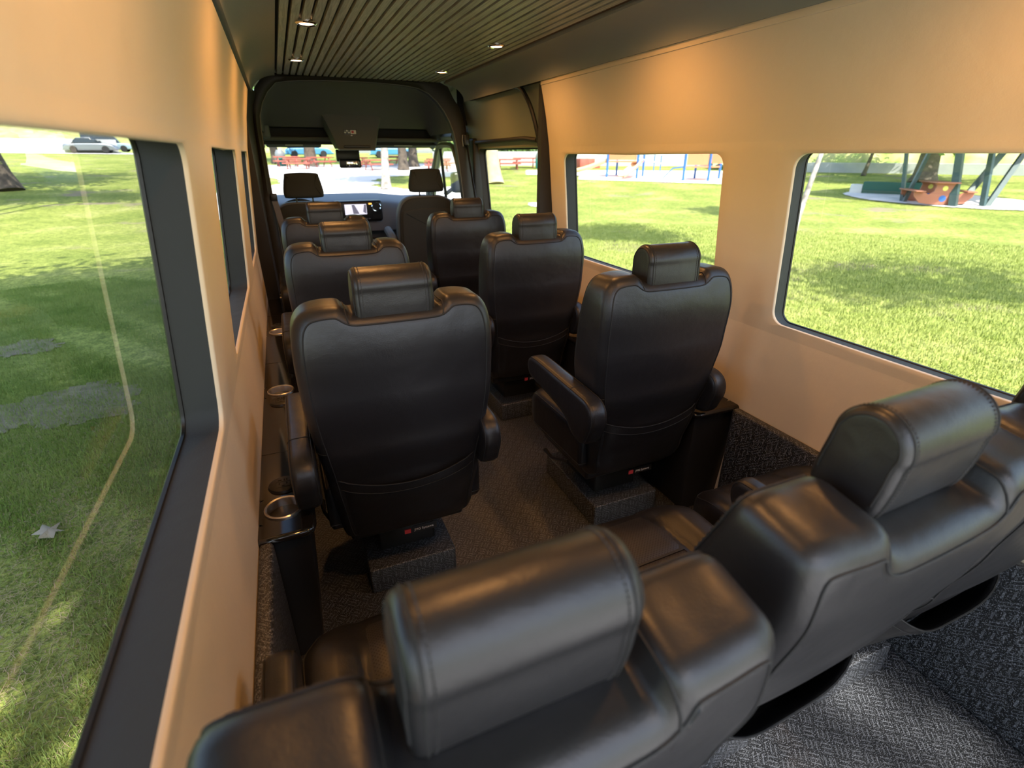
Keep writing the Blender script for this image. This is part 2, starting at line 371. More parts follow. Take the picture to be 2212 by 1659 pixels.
# ------------------------------------------------------------------ van shell
XC = 0.664
HWP = [(0.0, 0.855), (0.30, 0.860), (0.80, 0.863), (1.42, 0.805), (1.58, 0.779), (1.732, 0.745)]
def hw(z):
    if z <= HWP[0][0]: return HWP[0][1]
    for (z0, h0), (z1, h1) in zip(HWP, HWP[1:]):
        if z <= z1: return h0 + (h1 - h0) * (z - z0) / (z1 - z0)
    return HWP[-1][1]
def wx(side, z, off=0.0): return XC + side * (hw(z) + off)
YB = -0.74                     # rear end of the van (doors open)
def opening(y0, y1, z0, z1, r, seg=8):
    """rounded rectangle and its sharp partner, in (y,z); same count"""
    cy, cz = (y0 + y1) / 2, (z0 + z1) / 2; hy, hz = (y1 - y0) / 2, (z1 - z0) / 2
    I, S = [], []
    for (sy, sz, a0) in ((1, 1, 0), (-1, 1, 90), (-1, -1, 180), (1, -1, 270)):
        for k in range(seg + 1):
            a = math.radians(a0 + 90 * k / seg); f = k / seg
            I.append((cy + sy * (hy - r) + r * math.cos(a), cz + sz * (hz - r) + r * math.sin(a)))
            if a0 in (0, 180): ey, ez = (1.0, 2 * f) if f <= .5 else (2 * (1 - f), 1.0)
            else: ez, ey = (1.0, 2 * f) if f <= .5 else (2 * (1 - f), 1.0)
            S.append((sy * (1 - r / hy * (1 - ey)), sz * (1 - r / hz * (1 - ez))))
    # subdivide straight runs
    I2, S2 = [], []
    n = len(I)
    for i in range(n):
        I2.append(I[i]); S2.append(S[i]); j = (i + 1) % n
        if (i + 1) % (seg + 1) == 0:
            for k in range(1, 6):
                t = k / 6; I2.append(tuple(np.array(I[i]) * (1 - t) + np.array(I[j]) * t)); S2.append(tuple(np.array(S[i]) * (1 - t) + np.array(S[j]) * t))
    return I2, S2
def cell(B, side, ya, yb, za, zb, op, off, lip=None):
    I, S = op; cy, cz = (ya + yb) / 2, (za + zb) / 2; n = len(I); rings = []
    O = [(cy + s[0] * (yb - ya) / 2, cz + s[1] * (zb - za) / 2) for s in S]
    for k in range(4):
        t = k / 3; rings.append([(O[i][0] * (1 - t) + I[i][0] * t, O[i][1] * (1 - t) + I[i][1] * t, off) for i in range(n)])
    if lip:
        c = np.mean(np.array(I), axis=0)
        for k in range(1, 5):
            a = PI / 2 * k / 4
            rings.append([(I[i][0] - np.sign(I[i][0] - c[0]) * 0, I[i][1], off + lip * (1 - math.cos(a)) ) if False else
                          (I[i][0] + (c[0] - I[i][0]) / (abs(c[0] - I[i][0]) + abs(c[1] - I[i][1]) + 1e-9) * lip * math.sin(a) * 0.6,
                           I[i][1] + (c[1] - I[i][1]) / (abs(c[0] - I[i][0]) + abs(c[1] - I[i][1]) + 1e-9) * lip * math.sin(a) * 0.6, off + lip * (1 - math.cos(a))) for i in range(n)])
    V = [(wx(side, z, o), y, z) for r in rings for (y, z, o) in r]
    Fc = [(j * n + i, j * n + (i + 1) % n, (j + 1) * n + (i + 1) % n, (j + 1) * n + i) for j in range(len(rings) - 1) for i in range(n)]
    B.add(V, Fc); return rings[-1]
def strip(B, side, ya, yb, zs, off, ny=2):
    V, Fc = [], []
    for z in zs:
        for k in range(ny + 1): V.append((wx(side, z, off), ya + (yb - ya) * k / ny, z))
    m = ny + 1
    for i in range(len(zs) - 1):
        for k in range(ny): Fc.append((i * m + k, i * m + k + 1, (i + 1) * m + k + 1, (i + 1) * m + k))
    B.add(V, Fc)
ZS0, ZS1 = 0.839, 1.385         # window opening bottom and top
def side_wall(side, wins, yend, name):
    for skin in (0, 1):
        off = 0.0 if skin == 0 else 0.085
        B = MB(); edges = []
        strip(B, side, YB, yend, [-0.05, 0.3, 0.55, 0.80], off); strip(B, side, YB, yend, [1.42, 1.47, 1.52, 1.58, 1.65, 1.732], off)
        ys = [YB] + [(a[1] + b[0]) / 2 for a, b in zip(wins, wins[1:])] + [yend]
        for (w0, w1), ya, yb in zip(wins, ys, ys[1:]):
            op = opening(w0, w1, ZS0, ZS1 + (0.014 if side < 0 else 0), 0.045) if skin == 0 else opening(w0 + 0.01, w1 + (0.022 if w1 < 1.4 else 0.01), ZS0 - 0.012, ZS1 + (0.026 if side < 0 else 0.01), 0.04)
            edges.append(cell(B, side, ya, yb, 0.80, 1.42, op, off, lip=0.009 if skin == 0 else None))
        if skin == 0:
            # returned front end of the panel
            V = [(wx(side, z, o), yend, z) for z in (-0.05, 0.3, 0.8, 1.42, 1.58, 1.732) for o in (0, 0.085)]
            B.add(V, [(2 * i, 2 * i + 1, 2 * i + 3, 2 * i + 2) for i in range(5)])
            wo = struct(B.build(name, WALL, sharp=50)); E0 = edges
        else:
            struct(B.build('trim_1' if side < 0 else 'trim_2', OUTER, sharp=50)); E1 = edges
    return wo, E0, E1
wall_l, EL0, EL1 = side_wall(-1, [(-0.68, 1.165), (1.585, 2.555), (2.975, 3.58)], 3.76, 'wall_left')
wall_r, ER0, ER1 = side_wall(1, [(-0.68, 1.24), (1.53, 2.73)], 2.90, 'wall_right')
wn = 1
for side, E0, E1 in ((-1, EL0, EL1), (1, ER0, ER1)):
    for e0, e1 in zip(E0, E1):
        n = len(e0)
        A = [(wx(side, z, o), y, z) for (y, z, o) in e0]; Bq = [(wx(side, z, o), y, z) for (y, z, o) in e1]
        V = A + [tuple((np.array(a) * .5 + np.array(b) * .5)) for a, b in zip(A, Bq)] + Bq
        Fc = [(j * n + i, j * n + (i + 1) % n, (j + 1) * n + (i + 1) % n, (j + 1) * n + i) for j in range(2) for i in range(n)]
        win = struct(mesh('window_%d' % wn, V, Fc, REVEAL, autosharp=40)); wn += 1
        # rubber edge and pane
        MB().tube([tuple(np.array(b) + np.array((-side * 0.004, 0, 0))) for b in Bq], 0.006, 6, closed=True).build('rubber_seal', RUBSEAL, win)
        c = np.mean(np.array(Bq), axis=0); V = [tuple(b) for b in Bq]
        rows = []
        for t in (0.0, 0.35, 0.7): rows += [tuple(np.array(b) * (1 - t) + np.array((wx(side, b[2] * (1 - t) + c[2] * t, 0.085), b[1] * 0 + (b[1] * (1 - t) + c[1] * t), b[2] * (1 - t) + c[2] * t)) * 0 + (np.array((wx(side, b[2] * (1 - t) + c[2] * t, 0.085) - b[0] * (1 - t), 0 + c[1] * t, c[2] * t)) if True else 0)) for b in Bq]
        V = rows + [(wx(side, c[2], 0.085), c[1], c[2])]
        Fc = [(j * n + i, j * n + (i + 1) % n, (j + 1) * n + (i + 1) % n, (j + 1) * n + i) for j in range(2) for i in range(n)]
        Fc += [(2 * n + i, 2 * n + (i + 1) % n, 3 * n) for i in range(n)]
        mesh('window_pane', V, Fc, GLASS, win)

# floor
B = MB(); B.add([(-0.25, YB, 0), (1.60, YB, 0), (1.60, 6.0, 0), (-0.25, 6.0, 0), (-0.25, YB, -0.06), (1.60, YB, -0.06), (1.60, 6.0, -0.06), (-0.25, 6.0, -0.06)],
      [(0, 1, 2, 3), (4, 7, 6, 5), (0, 4, 5, 1), (1, 5, 6, 2), (2, 6, 7, 3), (3, 7, 4, 0)])
floor = struct(B.build('floor', RUBBER, smooth=False))
MB().box(-0.19, 1.52, 0.195, 0.199, 0.0, 0.0012).build('floor_seam', SEAMD, floor, smooth=False)
# low ribbed kick panels along both walls behind the consoles
for side, nm in ((-1, 'baseboard_left'), (1, 'baseboard_right')):
    x0 = wx(side, 0.4, 0.0); x1 = x0 - side * 0.035
    b = MB().box(min(x0, x1), max(x0, x1), YB, 1.19 if side < 0 else 1.30, 0, 0.475, 0.012)
    struct(b.build(nm, RUBBER, sharp=30))

# ceiling: dark board, slats, coves
YC = 4.30; CZ = 1.858; NS = 27; CX0, CX1 = 0.087, 1.241
ce = struct(MB().box(CX0 - 0.03, CX1 + 0.03, YB, YC, CZ + 0.028, CZ + 0.05).build('ceiling', GROOVE, smooth=False))
pitch = (CX1 - CX0 - 0.034) / NS; B = MB()
for i in range(NS):
    x = CX0 + 0.016 + i * pitch; B.box(x, x + pitch - 0.0125, YB, YC - 0.012, CZ + 0.010, CZ + 0.028)
B.build('slat_panel', SLAT, ce, smooth=False)
struct(MB().box(-0.30, 1.63, YB, YC + 0.05, CZ + 0.052, CZ + 0.12).build('trim_3', OUTER, smooth=False))
def cove(side, yend, nm):
    # section from the lower edge, curving up and in to the lip beside the slats
    x0, z0, x1, z1 = wx(side, 1.732) - side * 0.015, 1.747, XC + side * 0.577, CZ
    prof = []
    for k in range(11):
        t = PI / 2 * k / 10; prof.append((x1 + (x0 - x1) * math.cos(t) ** 1.15, z0 + (z1 - z0) * math.sin(t) ** 1.0))
    prof = [(x0 + side * 0.03, z0 + 0.006), (x0 + side * 0.006, z0)] + prof + [(x1, z1 + 0.009)]
    ny = 10; V = [(x, YB + (yend - YB) * j / ny, z) for j in range(ny + 1) for (x, z) in prof]
    m = len(prof); Fc = [(j * m + i, j * m + i + 1, (j + 1) * m + i + 1, (j + 1) * m + i) for j in range(ny) for i in range(m - 1)]
    Vb = [(x + side * 0.012, y, z + 0.012) for (x, y, z) in V]; n0 = len(V)
    Fc += [tuple(n0 + i for i in f[::-1]) for f in Fc]
    Fc += [(i, i + 1, n0 + i + 1, n0 + i) for i in range(m - 1)] + [(ny * m + i, ny * m + i + 1, n0 + ny * m + i + 1, n0 + ny * m + i) for i in range(m - 1)]
    o = struct(mesh(nm, V + Vb, Fc, COVE, autosharp=40))
    # rear of the lighting channel above the lip
    MB().box(min(x1 + side * 0.016, x1 + side * 0.026), max(x1 + side * 0.016, x1 + side * 0.026), YB, yend, CZ + 0.0125, CZ + 0.0155).build('led_strip', LEDS, o, smooth=False)
    MB().box(min(x0 + side * 0.02, x0 + side * 0.11), max(x0 + side * 0.02, x0 + side * 0.11), YB, yend, z0 + 0.008, z0 + 0.14).build('cove_backing', OUTER, o, smooth=False)
cove(-1, 4.20, 'trim_4'); cove(1, 4.20, 'trim_5')
# pale strip capping the right panel
struct(MB().box(wx(1, 1.732) - 0.004, wx(1, 1.732) + 0.01, YB, 2.90, 1.728, 1.752, 0.002).build('trim_6', WALL))

# ------------------------------------------------------------------ cab arch, headliner, pillars
def arch(P, y):  # P list of (x,z) seen at y
    return [(x, y, z) for x, z in P]
A_out = [(-0.135, 0.0), (-0.135, 0.5), (-0.125, 0.9), (-0.105, 1.30), (-0.095, 1.62), (-0.060, 1.765), (0.0, 1.83), (0.079, 1.875), (0.60, 1.885), (1.20, 1.875), (1.290, 1.80), (1.375, 1.68), (1.420, 1.494), (1.455, 1.156), (1.47, 0.8), (1.47, 0.0)]
A_in = [(-0.062, 0.0), (-0.060, 0.5), (-0.058, 0.9), (-0.056, 1.30), (-0.050, 1.60), (0.000, 1.725), (0.060, 1.795), (0.150, 1.832), (0.60, 1.850), (1.02, 1.832), (1.160, 1.770), (1.255, 1.66), (1.322, 1.494), (1.362, 1.156), (1.385, 0.8), (1.39, 0.0)]
def smooth_arch(P, n=60): return resample(np.array(catmull(P, 6, closed=False)), n, closed=False)
AO, AI = smooth_arch(A_out), smooth_arch(A_in)
B = MB(); n = len(AO)
rows = [[(p[0], 4.27, p[1]) for p in AO], [(p[0], 4.22, p[1]) for p in AO], [(p[0] * .5 + q[0] * .5, 4.205, p[1] * .5 + q[1] * .5) for p, q in zip(AO, AI)], [(q[0], 4.225, q[1]) for q in AI], [(q[0] , 4.30, q[1]) for q in AI]]
V = [p for r in rows for p in r]; Fc = [(j * n + i, j * n + i + 1, (j + 1) * n + i + 1, (j + 1) * n + i) for j in range(4) for i in range(n - 1)]
pil = struct(mesh('trim_7', V, Fc, PILLAR, autosharp=60))
MB().tube([(q[0], 4.228, q[1]) for q in AI], 0.004, 6).build('edge_beading', CAB, pil)
# outer body skin of the cab roof and sides ahead of the arch
B = MB(); B.box(-0.25, 1.60, 4.30, 5.35, 1.90, 1.93); B.box(-0.27, -0.25, 3.76, 4.35, -0.05, 1.93); B.box(-0.27, -0.12, 3.765, 4.20, -0.05, 1.74); B.box(-0.30, -0.09, 3.70, 4.60, 1.72, 1.95)
B.box(1.50, 1.60, 4.36, 4.52, -0.05, 1.93); B.box(-0.27, -0.13, 4.25, 4.60, -0.05, 1.93)
B.box(1.56, 1.60, 4.52, 5.30, 1.52, 1.93); B.box(-0.27, -0.24, 4.52, 5.30, 1.52, 1.93)
B.box(1.40, 1.60, 4.30, 6.0, -0.05, 0.90); B.box(-0.27, -0.14, 4.30, 6.0, -0.05, 0.90)
struct(B.build('trim_8', OUTER, smooth=False))
V = []
for z in np.linspace(-0.05, 1.76, 24):
    i = int(np.argmin([abs(p[1] - z) + (0 if p[0] < 0.05 else 9) for p in AO])); V += [(wx(-1, min(z, 1.732), 0.0), 3.762, z), (wx(-1, min(z, 1.732), 0.0) - 0.03, 3.80, z), (AO[i][0] + 0.004, 4.21, z)]
struct(mesh('trim_14', V, [(3 * i + k, 3 * i + k + 1, 3 * i + k + 4, 3 * i + k + 3) for i in range(23) for k in range(2)], PILLAR, autosharp=40))
# headliner dome over the cab
U = [i for i in range(n) if AI[i][1] > 1.50]; V = []; m = len(U); nv = 14
for j in range(nv + 1):
    v = j / nv
    for i in U:
        x, z = AI[i]; zz = z + (1.585 - z) * (1 - (1 - v ** 1.5)) if z > 1.585 else z
        V.append((XC + (x - XC) * (1 - 0.02 * v) , 4.29 + 0.62 * v ** 0.9, zz + (0.02 * math.sin(PI * v) if z > 1.6 else 0)))
Fc = [(j * m + i, j * m + i + 1, (j + 1) * m + i + 1, (j + 1) * m + i) for j in range(nv) for i in range(m - 1)]
hl = struct(mesh('trim_9', V, Fc, CAB, recalc=True))
# storage recess and front shelf under it
MB().box(-0.10, 1.44, 5.12, 5.16, 1.46, 1.60).build('recess_back', PILLAR, hl, smooth=False)
MB().box(-0.10, 1.44, 4.92, 5.16, 1.585, 1.60).build('recess_roof', PILLAR, hl, smooth=False)
MB().box(-0.12, 1.46, 4.95, 5.42, 1.485, 1.515, 0.012).build('front_shelf', CAB, hl)
for x in (-0.07, 1.36): MB().box(x, x + 0.07, 4.88, 5.14, 1.50, 1.60, 0.02).build('corner_bracket', GREYP, hl)
# overhead console: tapering pod below the dome
T0, T1 = [(0.40, 1.66), (0.86, 1.66)], [(0.475, 1.445), (0.79, 1.445)]
V = []; nz = 8; nx = 8
for j in range(nz + 1):
    v = j / nz; zl = 1.69 + (1.425 - 1.69) * v; xa = 0.375 + (0.478 - 0.375) * v ** 0.8; xb = 0.885 + (0.79 - 0.885) * v ** 0.8
    y = 4.80 - 0.09 * v
    ring = [(xa - 0.02 * (1 - v), y + 0.20), (xa, y + 0.04), (xa + 0.012, y + 0.008)] + [(xa + (xb - xa) * k / nx, y) for k in range(1, nx)] + [(xb - 0.012, y + 0.008), (xb, y + 0.04), (xb + 0.02 * (1 - v), y + 0.20)]
    V += [(x, yy, zl) for x, yy in ring]
m = nx + 5; Fc = [(j * m + i, j * m + i + 1, (j + 1) * m + i + 1, (j + 1) * m + i) for j in range(nz) for i in range(m - 1)] + [tuple(nz * m + i for i in range(m))]
oc = mesh('overhead_console', V, Fc, CAB, autosharp=50); tag(oc, 'dark tapering overhead console hanging from the cab headliner between the sun visors', 'overhead console')
MB().box(0.53, 0.74, 4.702, 4.713, 1.432, 1.450, 0.004).build('lamp_slot', BLACKP, oc)
MB().box(0.49, 0.78, 4.69, 4.80, 1.412, 1.428, 0.006).build('front_lip', GREYP, oc)
# warning sticker
st = empty('warning_sticker', (0.597, 4.752, 1.535)); tag(st, 'small black warning sticker with white icon boxes and a red square on the overhead console', 'sticker')
def sb(x0, x1, z0, z1, m, nm, dy=0.0): 
    return MB().box(x0, x1, -0.006 - dy, -0.004 - dy, z0, z1).build(nm, m, st, smooth=False)
sb(-0.052, 0.052, -0.032, 0.032, BLACKP, 'backing')
for i in range(3):
    for j in range(2): sb(-0.046 + i * 0.015, -0.046 + i * 0.015 + 0.0125, 0.004 + j * 0.013, 0.015 + j * 0.013, GREYP if (i + j) % 2 else WHITE, 'icon_box', 0.002)
for i in range(3): sb(-0.046 + i * 0.015, -0.046 + i * 0.015 + 0.0125, -0.027, -0.006, GREYP, 'icon_box', 0.002)
sb(0.002, 0.046, 0.0, 0.028, WHITE, 'picture_box', 0.002); sb(0.010, 0.028, 0.005, 0.023, RED, 'red_square', 0.004)
MB().lathe([(0.0001, -0.0095), (0.008, -0.0095), (0.008, -0.006)], (0.008, 0, -0.016), 16, 'y').build('white_dot', WHITE, st)
sb(0.018, 0.046, -0.019, -0.014, GREYP, 'text_line', 0.002)
# sun visors
sv = MB().box(-0.22, 0.22, -0.05, 0.05, -0.016, 0.016, 0.014).build('sun_visor', GREYP)
tag(sv, cat='sun visor', group='sun visors above the windscreen'); sv['label'] = 'grey sun visor folded up over the driver side of the windscreen'
sv.location = (0.17, 5.17, 1.455)
MB().box(-0.07, 0.07, -0.052, -0.049, -0.004, 0.004).build('visor_label', WHITE, sv)
sv2 = copy_tree(sv); sv2.location = (1.10, 5.17, 1.455); sv2.scale = (1.18, 1, 1); sv2['label'] = 'wider grey sun visor folded up over the passenger side of the windscreen'
# mirror
mr = empty('rear_view_mirror', (0.61, 5.20, 1.34)); tag(mr, 'black rear view mirror hanging below the overhead console at the windscreen', 'mirror')
MB().box(-0.10, 0.105, 0.0, 0.06, -0.015, 0.085, 0.012).build('sensor_housing', BLACKP, mr)
MB().tube([(0, 0.03, 0.0), (0, -0.01, -0.02)], 0.012).build('stalk', BLACKP, mr)
h = MB().box(-0.085, 0.105, -0.045, -0.015, -0.068, 0.005, 0.014).build('mirror_housing', BLACKP, mr)
MB().box(-0.025, 0.085, -0.048, -0.0455, -0.055, -0.008, 0.001).build('mirror_glass', CHROME, mr)

# A pillars, header and windscreen
ws = [(-0.12, 5.30, 1.47), (1.50, 5.30, 1.47), (1.56, 5.98, 1.02), (-0.20, 5.98, 1.02)]
wnd = struct(mesh('window_%d' % wn, [tuple(p) for p in ws], [(0, 1, 2, 3)], GLASS, smooth=False, recalc=False)); wn += 1
B = MB()
for x0, x1 in ((-0.14, -0.20), (1.50, 1.56)):
    B.tube([(x0, 5.10, 1.56), (x0, 5.28, 1.47), ((x0 + x1) / 2, 5.62, 1.26), (x1, 6.0, 0.98)], [0.05, 0.045, 0.045, 0.06], 10)
B.tube([(-0.14, 5.27, 1.49), (0.3, 5.26, 1.495), (1.1, 5.26, 1.495), (1.50, 5.27, 1.49)], 0.028, 8)
struct(B.build('trim_10', GREYP))
# cab doors: pale window frames
for side, nm in ((1, 'door_1'), (-1, 'door_2')):
    X = lambda z, o=0.0: XC + side * (0.845 - 0.10 * clampf((z - 0.9) / 0.6, -1, 1) + o)
    loop = [(4.56, 0.98), (4.56, 1.20), (4.60, 1.40), (4.66, 1.45), (4.9, 1.46), (5.10, 1.44), (5.32, 1.30), (5.60, 1.10), (5.72, 0.98)]
    B = MB().tube([(X(z), y, z) for y, z in catmull(loop, 4, closed=False)], 0.022, 8)
    B.tube([(X(0.98), 4.5, 0.965), (X(0.98), 5.8, 0.955)], 0.03, 8)
    B.box(min(X(0.5), X(0.5, 0.05)) - 0.01, max(X(0.5), X(0.5, 0.05)) + 0.01, 4.45, 5.85, 0.0, 0.96, 0.02)
    d = struct(B.build(nm, DOORP))
    MB().tube([(X(0.98, 0.01), 5.20, 0.97), (X(1.40, 0.01), 5.07, 1.43)], 0.014, 8).build('quarter_light_bar', BLACKP, d)
    MB().tube([(X(1.4) + 0 * side, 4.58 + 0.0, 1.52), (X(1.47), 5.0, 1.53), (X(1.47), 5.28, 1.46)], 0.035, 8).build('roof_rail', GREYP, d)
    P = [(X(z, 0.012), y, z) for y, z in loop]; mesh('door_glass', P, [tuple(range(len(P)))], GLASS, d, smooth=False, recalc=False)
    MB().box(min(X(1.1), X(1.1, 0.06)), max(X(1.1), X(1.1, 0.06)), 4.45, 4.58, 0.9, 1.55, 0.01).build('rear_frame', DOORP, d)
# passenger grab handle / door mirror
dm = MB().box(1.64, 1.80, 5.38, 5.50, 1.02, 1.22, 0.03).build('door_mirror', BLACKP); tag(dm, 'black exterior mirror outside the passenger door window', 'door mirror')
MB().tube([(1.57, 5.48, 1.0), (1.66, 5.46, 1.06)], 0.02).build('mirror_arm', BLACKP, dm)

# ------------------------------------------------------------------ sliding door on the right
dside = 1; OFF = 0.045
B = MB(); ya, yb = 2.93, 4.42
strip(B, 1, ya, yb, [-0.05, 0.3, 0.55, 0.72], OFF); strip(B, 1, ya, yb, [1.46, 1.52, 1.58, 1.65, 1.732, 1.80], OFF)
op = opening(3.06, 4.24, 0.80, 1.425, 0.05)
e = cell(B, 1, ya, yb, 0.72, 1.46, op, OFF)
sd = struct(B.build('door_3', DOORP, sharp=50))
n = len(e); A = [(wx(1, z, o), y, z) for (y, z, o) in e]; Bq = [(wx(1, z, OFF + 0.05), y * 0.985 + 3.65 * 0.015, z * 0.985 + 1.11 * 0.015) for (y, z, o) in e]
mesh('window_surround', A + Bq, [(i, (i + 1) % n, n + (i + 1) % n, n + i) for i in range(n)], PILLAR, sd, autosharp=40)
mesh('door_glass', [tuple(b) for b in Bq], [tuple(range(n))], GLASS, sd, smooth=False, recalc=False)
MB().tube(Bq, 0.008, 6, closed=True).build('rubber_seal', RUBSEAL, sd)
# pale lining band over the door glass with its dark recess line
MB().tube([(wx(1, 1.475, OFF) - 0.012, 4.36, 1.468), (wx(1, 1.475, OFF) - 0.012, 3.3, 1.476), (wx(1, 1.46, OFF) - 0.012, 3.12, 1.462)], 0.014, 8).build('recess_edge', PILLAR, sd)
MB().box(1.47, 1.56, 4.24, 4.40, 0.75, 1.50, 0.02).build('front_jamb', PILLAR, sd)
# door-opening seal and jamb
path = [(wx(1, 0.0, 0.0), 2.965, 0.0), (wx(1, 0.6, -0.005), 2.965, 0.6), (wx(1, 1.1, -0.005), 2.985, 1.1), (wx(1, 1.4, -0.005), 3.01, 1.4), (wx(1, 1.58, -0.005), 3.05, 1.58), (wx(1, 1.68, -0.005), 3.11, 1.69), (wx(1, 1.73, 0.0), 3.22, 1.75), (wx(1, 1.75, 0.0), 3.5, 1.765)]
cp = [tuple(p) for p in catmull(path, 6, closed=False)]
sl = struct(MB().tube(cp, 0.013, 8).build('trim_11', RUBSEAL))
MB().tube([(x + 0.02, y + 0.028, z) for x, y, z in cp], 0.008, 8).build('inner_seal', RUBSEAL, sl)
struct(MB().box(wx(1, 0.4) - 0.0, wx(1, 0.4) + 0.09, 2.90, 2.955, -0.05, 0.9).box(1.42, 1.60, 2.905, 2.95, 0.9, 1.74).build('trim_12', PILLAR, smooth=False))
struct(MB().box(1.56, 1.60, 2.9, 4.40, 1.43, 1.93).box(1.40, 1.60, 4.40, 4.5, 1.6, 1.93).build('trim_13', OUTER, smooth=False))
# belt and its guide on the pillar
sbp = empty('seat_belt', (1.40, 4.22, 1.45)); tag(sbp, 'dark seat belt hanging from its guide on the right cab pillar beside the sliding door', 'seat belt')
MB().box(-0.025, 0.02, -0.05, 0.0, -0.005, 0.075, 0.01).build('belt_guide', BLACKP, sbp)
MB().tube([(-0.03, -0.03, 0.07), (-0.036, -0.035, 0.03), (-0.028, -0.03, -0.01)], 0.005).build('guide_handle', DASHG, sbp)
B = MB()
for a, b in (((0.0, -0.03, 0.0), (0.055, -0.20, -0.75)), ((-0.01, -0.01, 0.18), (0.0, -0.03, 0.03))):
    a, b = Vector(a), Vector(b); s = Vector((0.0, 0.022, 0.0)); t = Vector((0.002, 0, 0)); B.add([a - s, a + s, b + s, b - s, a - s + t, a + s + t, b + s + t, b - s + t], [(0, 1, 2, 3), (4, 7, 6, 5), (0, 4, 5, 1), (1, 5, 6, 2), (2, 6, 7, 3), (3, 7, 4, 0)])
B.build('webbing', SATIN, sbp, smooth=False)
sbl = empty('seat_belt', (-0.05, 4.30, 1.10)); tag(sbl, 'grey seat belt running down the left cab pillar behind the driver', 'seat belt')
B = MB(); a, b = Vector((0.0, -0.10, 0.0)), Vector((0.075, -0.18, -0.62)); s = Vector((0.02, 0.0, 0.0)); t = Vector((0.0, -0.002, 0))
B.add([a - s, a + s, b + s, b - s, a - s + t, a + s + t, b + s + t, b - s + t], [(0, 1, 2, 3), (4, 7, 6, 5), (0, 4, 5, 1), (1, 5, 6, 2), (2, 6, 7, 3), (3, 7, 4, 0)])
B.build('webbing', BELT, sbl, smooth=False)
MB().box(-0.022, 0.022, -0.11, -0.095, -0.02, 0.03, 0.005).build('belt_guide', BLACKP, sbl)

# ------------------------------------------------------------------ dashboard
da = empty('dashboard', (XC, 5.35, 0.0)); tag(da, 'grey dashboard below the windscreen with a black centre unit', 'dashboard')
prof = [(-0.05, 0.70), (-0.06, 0.80), (-0.045, 0.90), (-0.01, 0.955), (0.05, 0.972), (0.25, 0.985), (0.62, 1.01), (0.66, 0.95), (0.60, 0.3), (0.02, 0.3), (0.0, 0.5), (0.10, 0.68)]
V = []; nx = 12
for i in range(nx + 1):
    x = -0.80 + 1.63 * i / nx; dz = -0.035 * clampf((x - 0.25) / 0.3, 0, 1) + 0.0
    for (y, z) in prof: V.append((x, y + 0.06 * abs(x) ** 2, z + (dz if z > 0.9 else 0)))
m = len(prof); Fc = [(i * m + k, i * m + (k + 1) % m, (i + 1) * m + (k + 1) % m, (i + 1) * m + k) for i in range(nx) for k in range(m)] + [tuple(range(m)), tuple(nx * m + k for k in range(m))]
mesh('dash_body', V, Fc, DASHG, da, autosharp=60)
cu = MB().box(-0.22, 0.215, -0.10, 0.02, 0.795, 0.985, 0.022).build('centre_unit', BLACKP, da)
s = MB().box(-0.135, 0.065, -0.103, -0.099, 0.862, 0.955, 0.001).build('screen', SCREEN, cu)
MB().add([(-0.06, -0.104, 0.868), (-0.005, -0.104, 0.868), (-0.045, -0.104, 0.950), (-0.07, -0.104, 0.950)], [(0, 1, 2, 3)]).add([(0.03, -0.104, 0.885), (0.06, -0.104, 0.868), (0.062, -0.104, 0.95), (0.045, -0.104, 0.95)], [(0, 1, 2, 3)]).build('camera_picture', SCREEND, cu, smooth=False)
MB().box(0.088, 0.118, -0.104, -0.099, 0.948, 0.962, 0.002).build('amber_light', AMBER, cu)
V = MB(); V.lathe([(0.040, 0.0), (0.046, -0.006), (0.040, -0.012), (0.034, -0.006), (0.040, 0.0)], (0.158, -0.098, 0.925), 28, 'y'); V.build('vent_ring', CHROME, cu)
MB().lathe([(0.001, -0.004), (0.034, -0.004), (0.034, 0.0)], (0.158, -0.098, 0.925), 20, 'y').build('vent_core', BLACKP, cu)
for i in range(5): MB().box(-0.02 + i * 0.024, -0.004 + i * 0.024, -0.103, -0.099, 0.815, 0.825, 0.001).build('button', DASHG, cu)
MB().box(0.12, 0.20, -0.1035, -0.099, 0.815, 0.855, 0.003).build('storage_slot', GROOVE, cu)
MB().box(-0.20, 0.30, -0.10, 0.10, 0.30, 0.62, 0.03).build('centre_stack', SATIN, da)
ct = empty('cup_tray', (0.75, 5.02, 0.0)); tag(ct, 'grey plastic tray with a round cup holder between the cab seats', 'cup tray')
MB().box(-0.09, 0.08, -0.10, 0.12, 0.30, 0.632, 0.02).build('tray_body', SATIN, ct)
MB().lathe([(0.048, 0.632), (0.062, 0.652), (0.062, 0.625), (0.045, 0.633)], (0, 0, 0), 28).build('cup_ring', GREYP, ct)
MB().lathe([(0.001, 0.634), (0.047, 0.634)], (0, 0, 0), 24).build('cup_well', GROOVE, ct)
sw = empty('steering_wheel', (0.13, 5.02, 0.86)); sw.rotation_euler = (math.radians(-62), 0, 0); tag(sw, 'black steering wheel in front of the driver seat', 'steering wheel')
MB().tube([(0.19 * math.cos(t), 0.19 * math.sin(t), 0) for t in np.linspace(0, 2 * PI, 40, endpoint=False)], 0.016, 10, closed=True).build('rim', BLACKP, sw)
MB().box(-0.07, 0.07, -0.06, 0.06, -0.03, 0.01, 0.02).box(-0.18, -0.06, -0.02, 0.02, -0.015, 0.0, 0.005).box(0.06, 0.18, -0.02, 0.02, -0.015, 0.0, 0.005).build('hub', GREYP, sw)
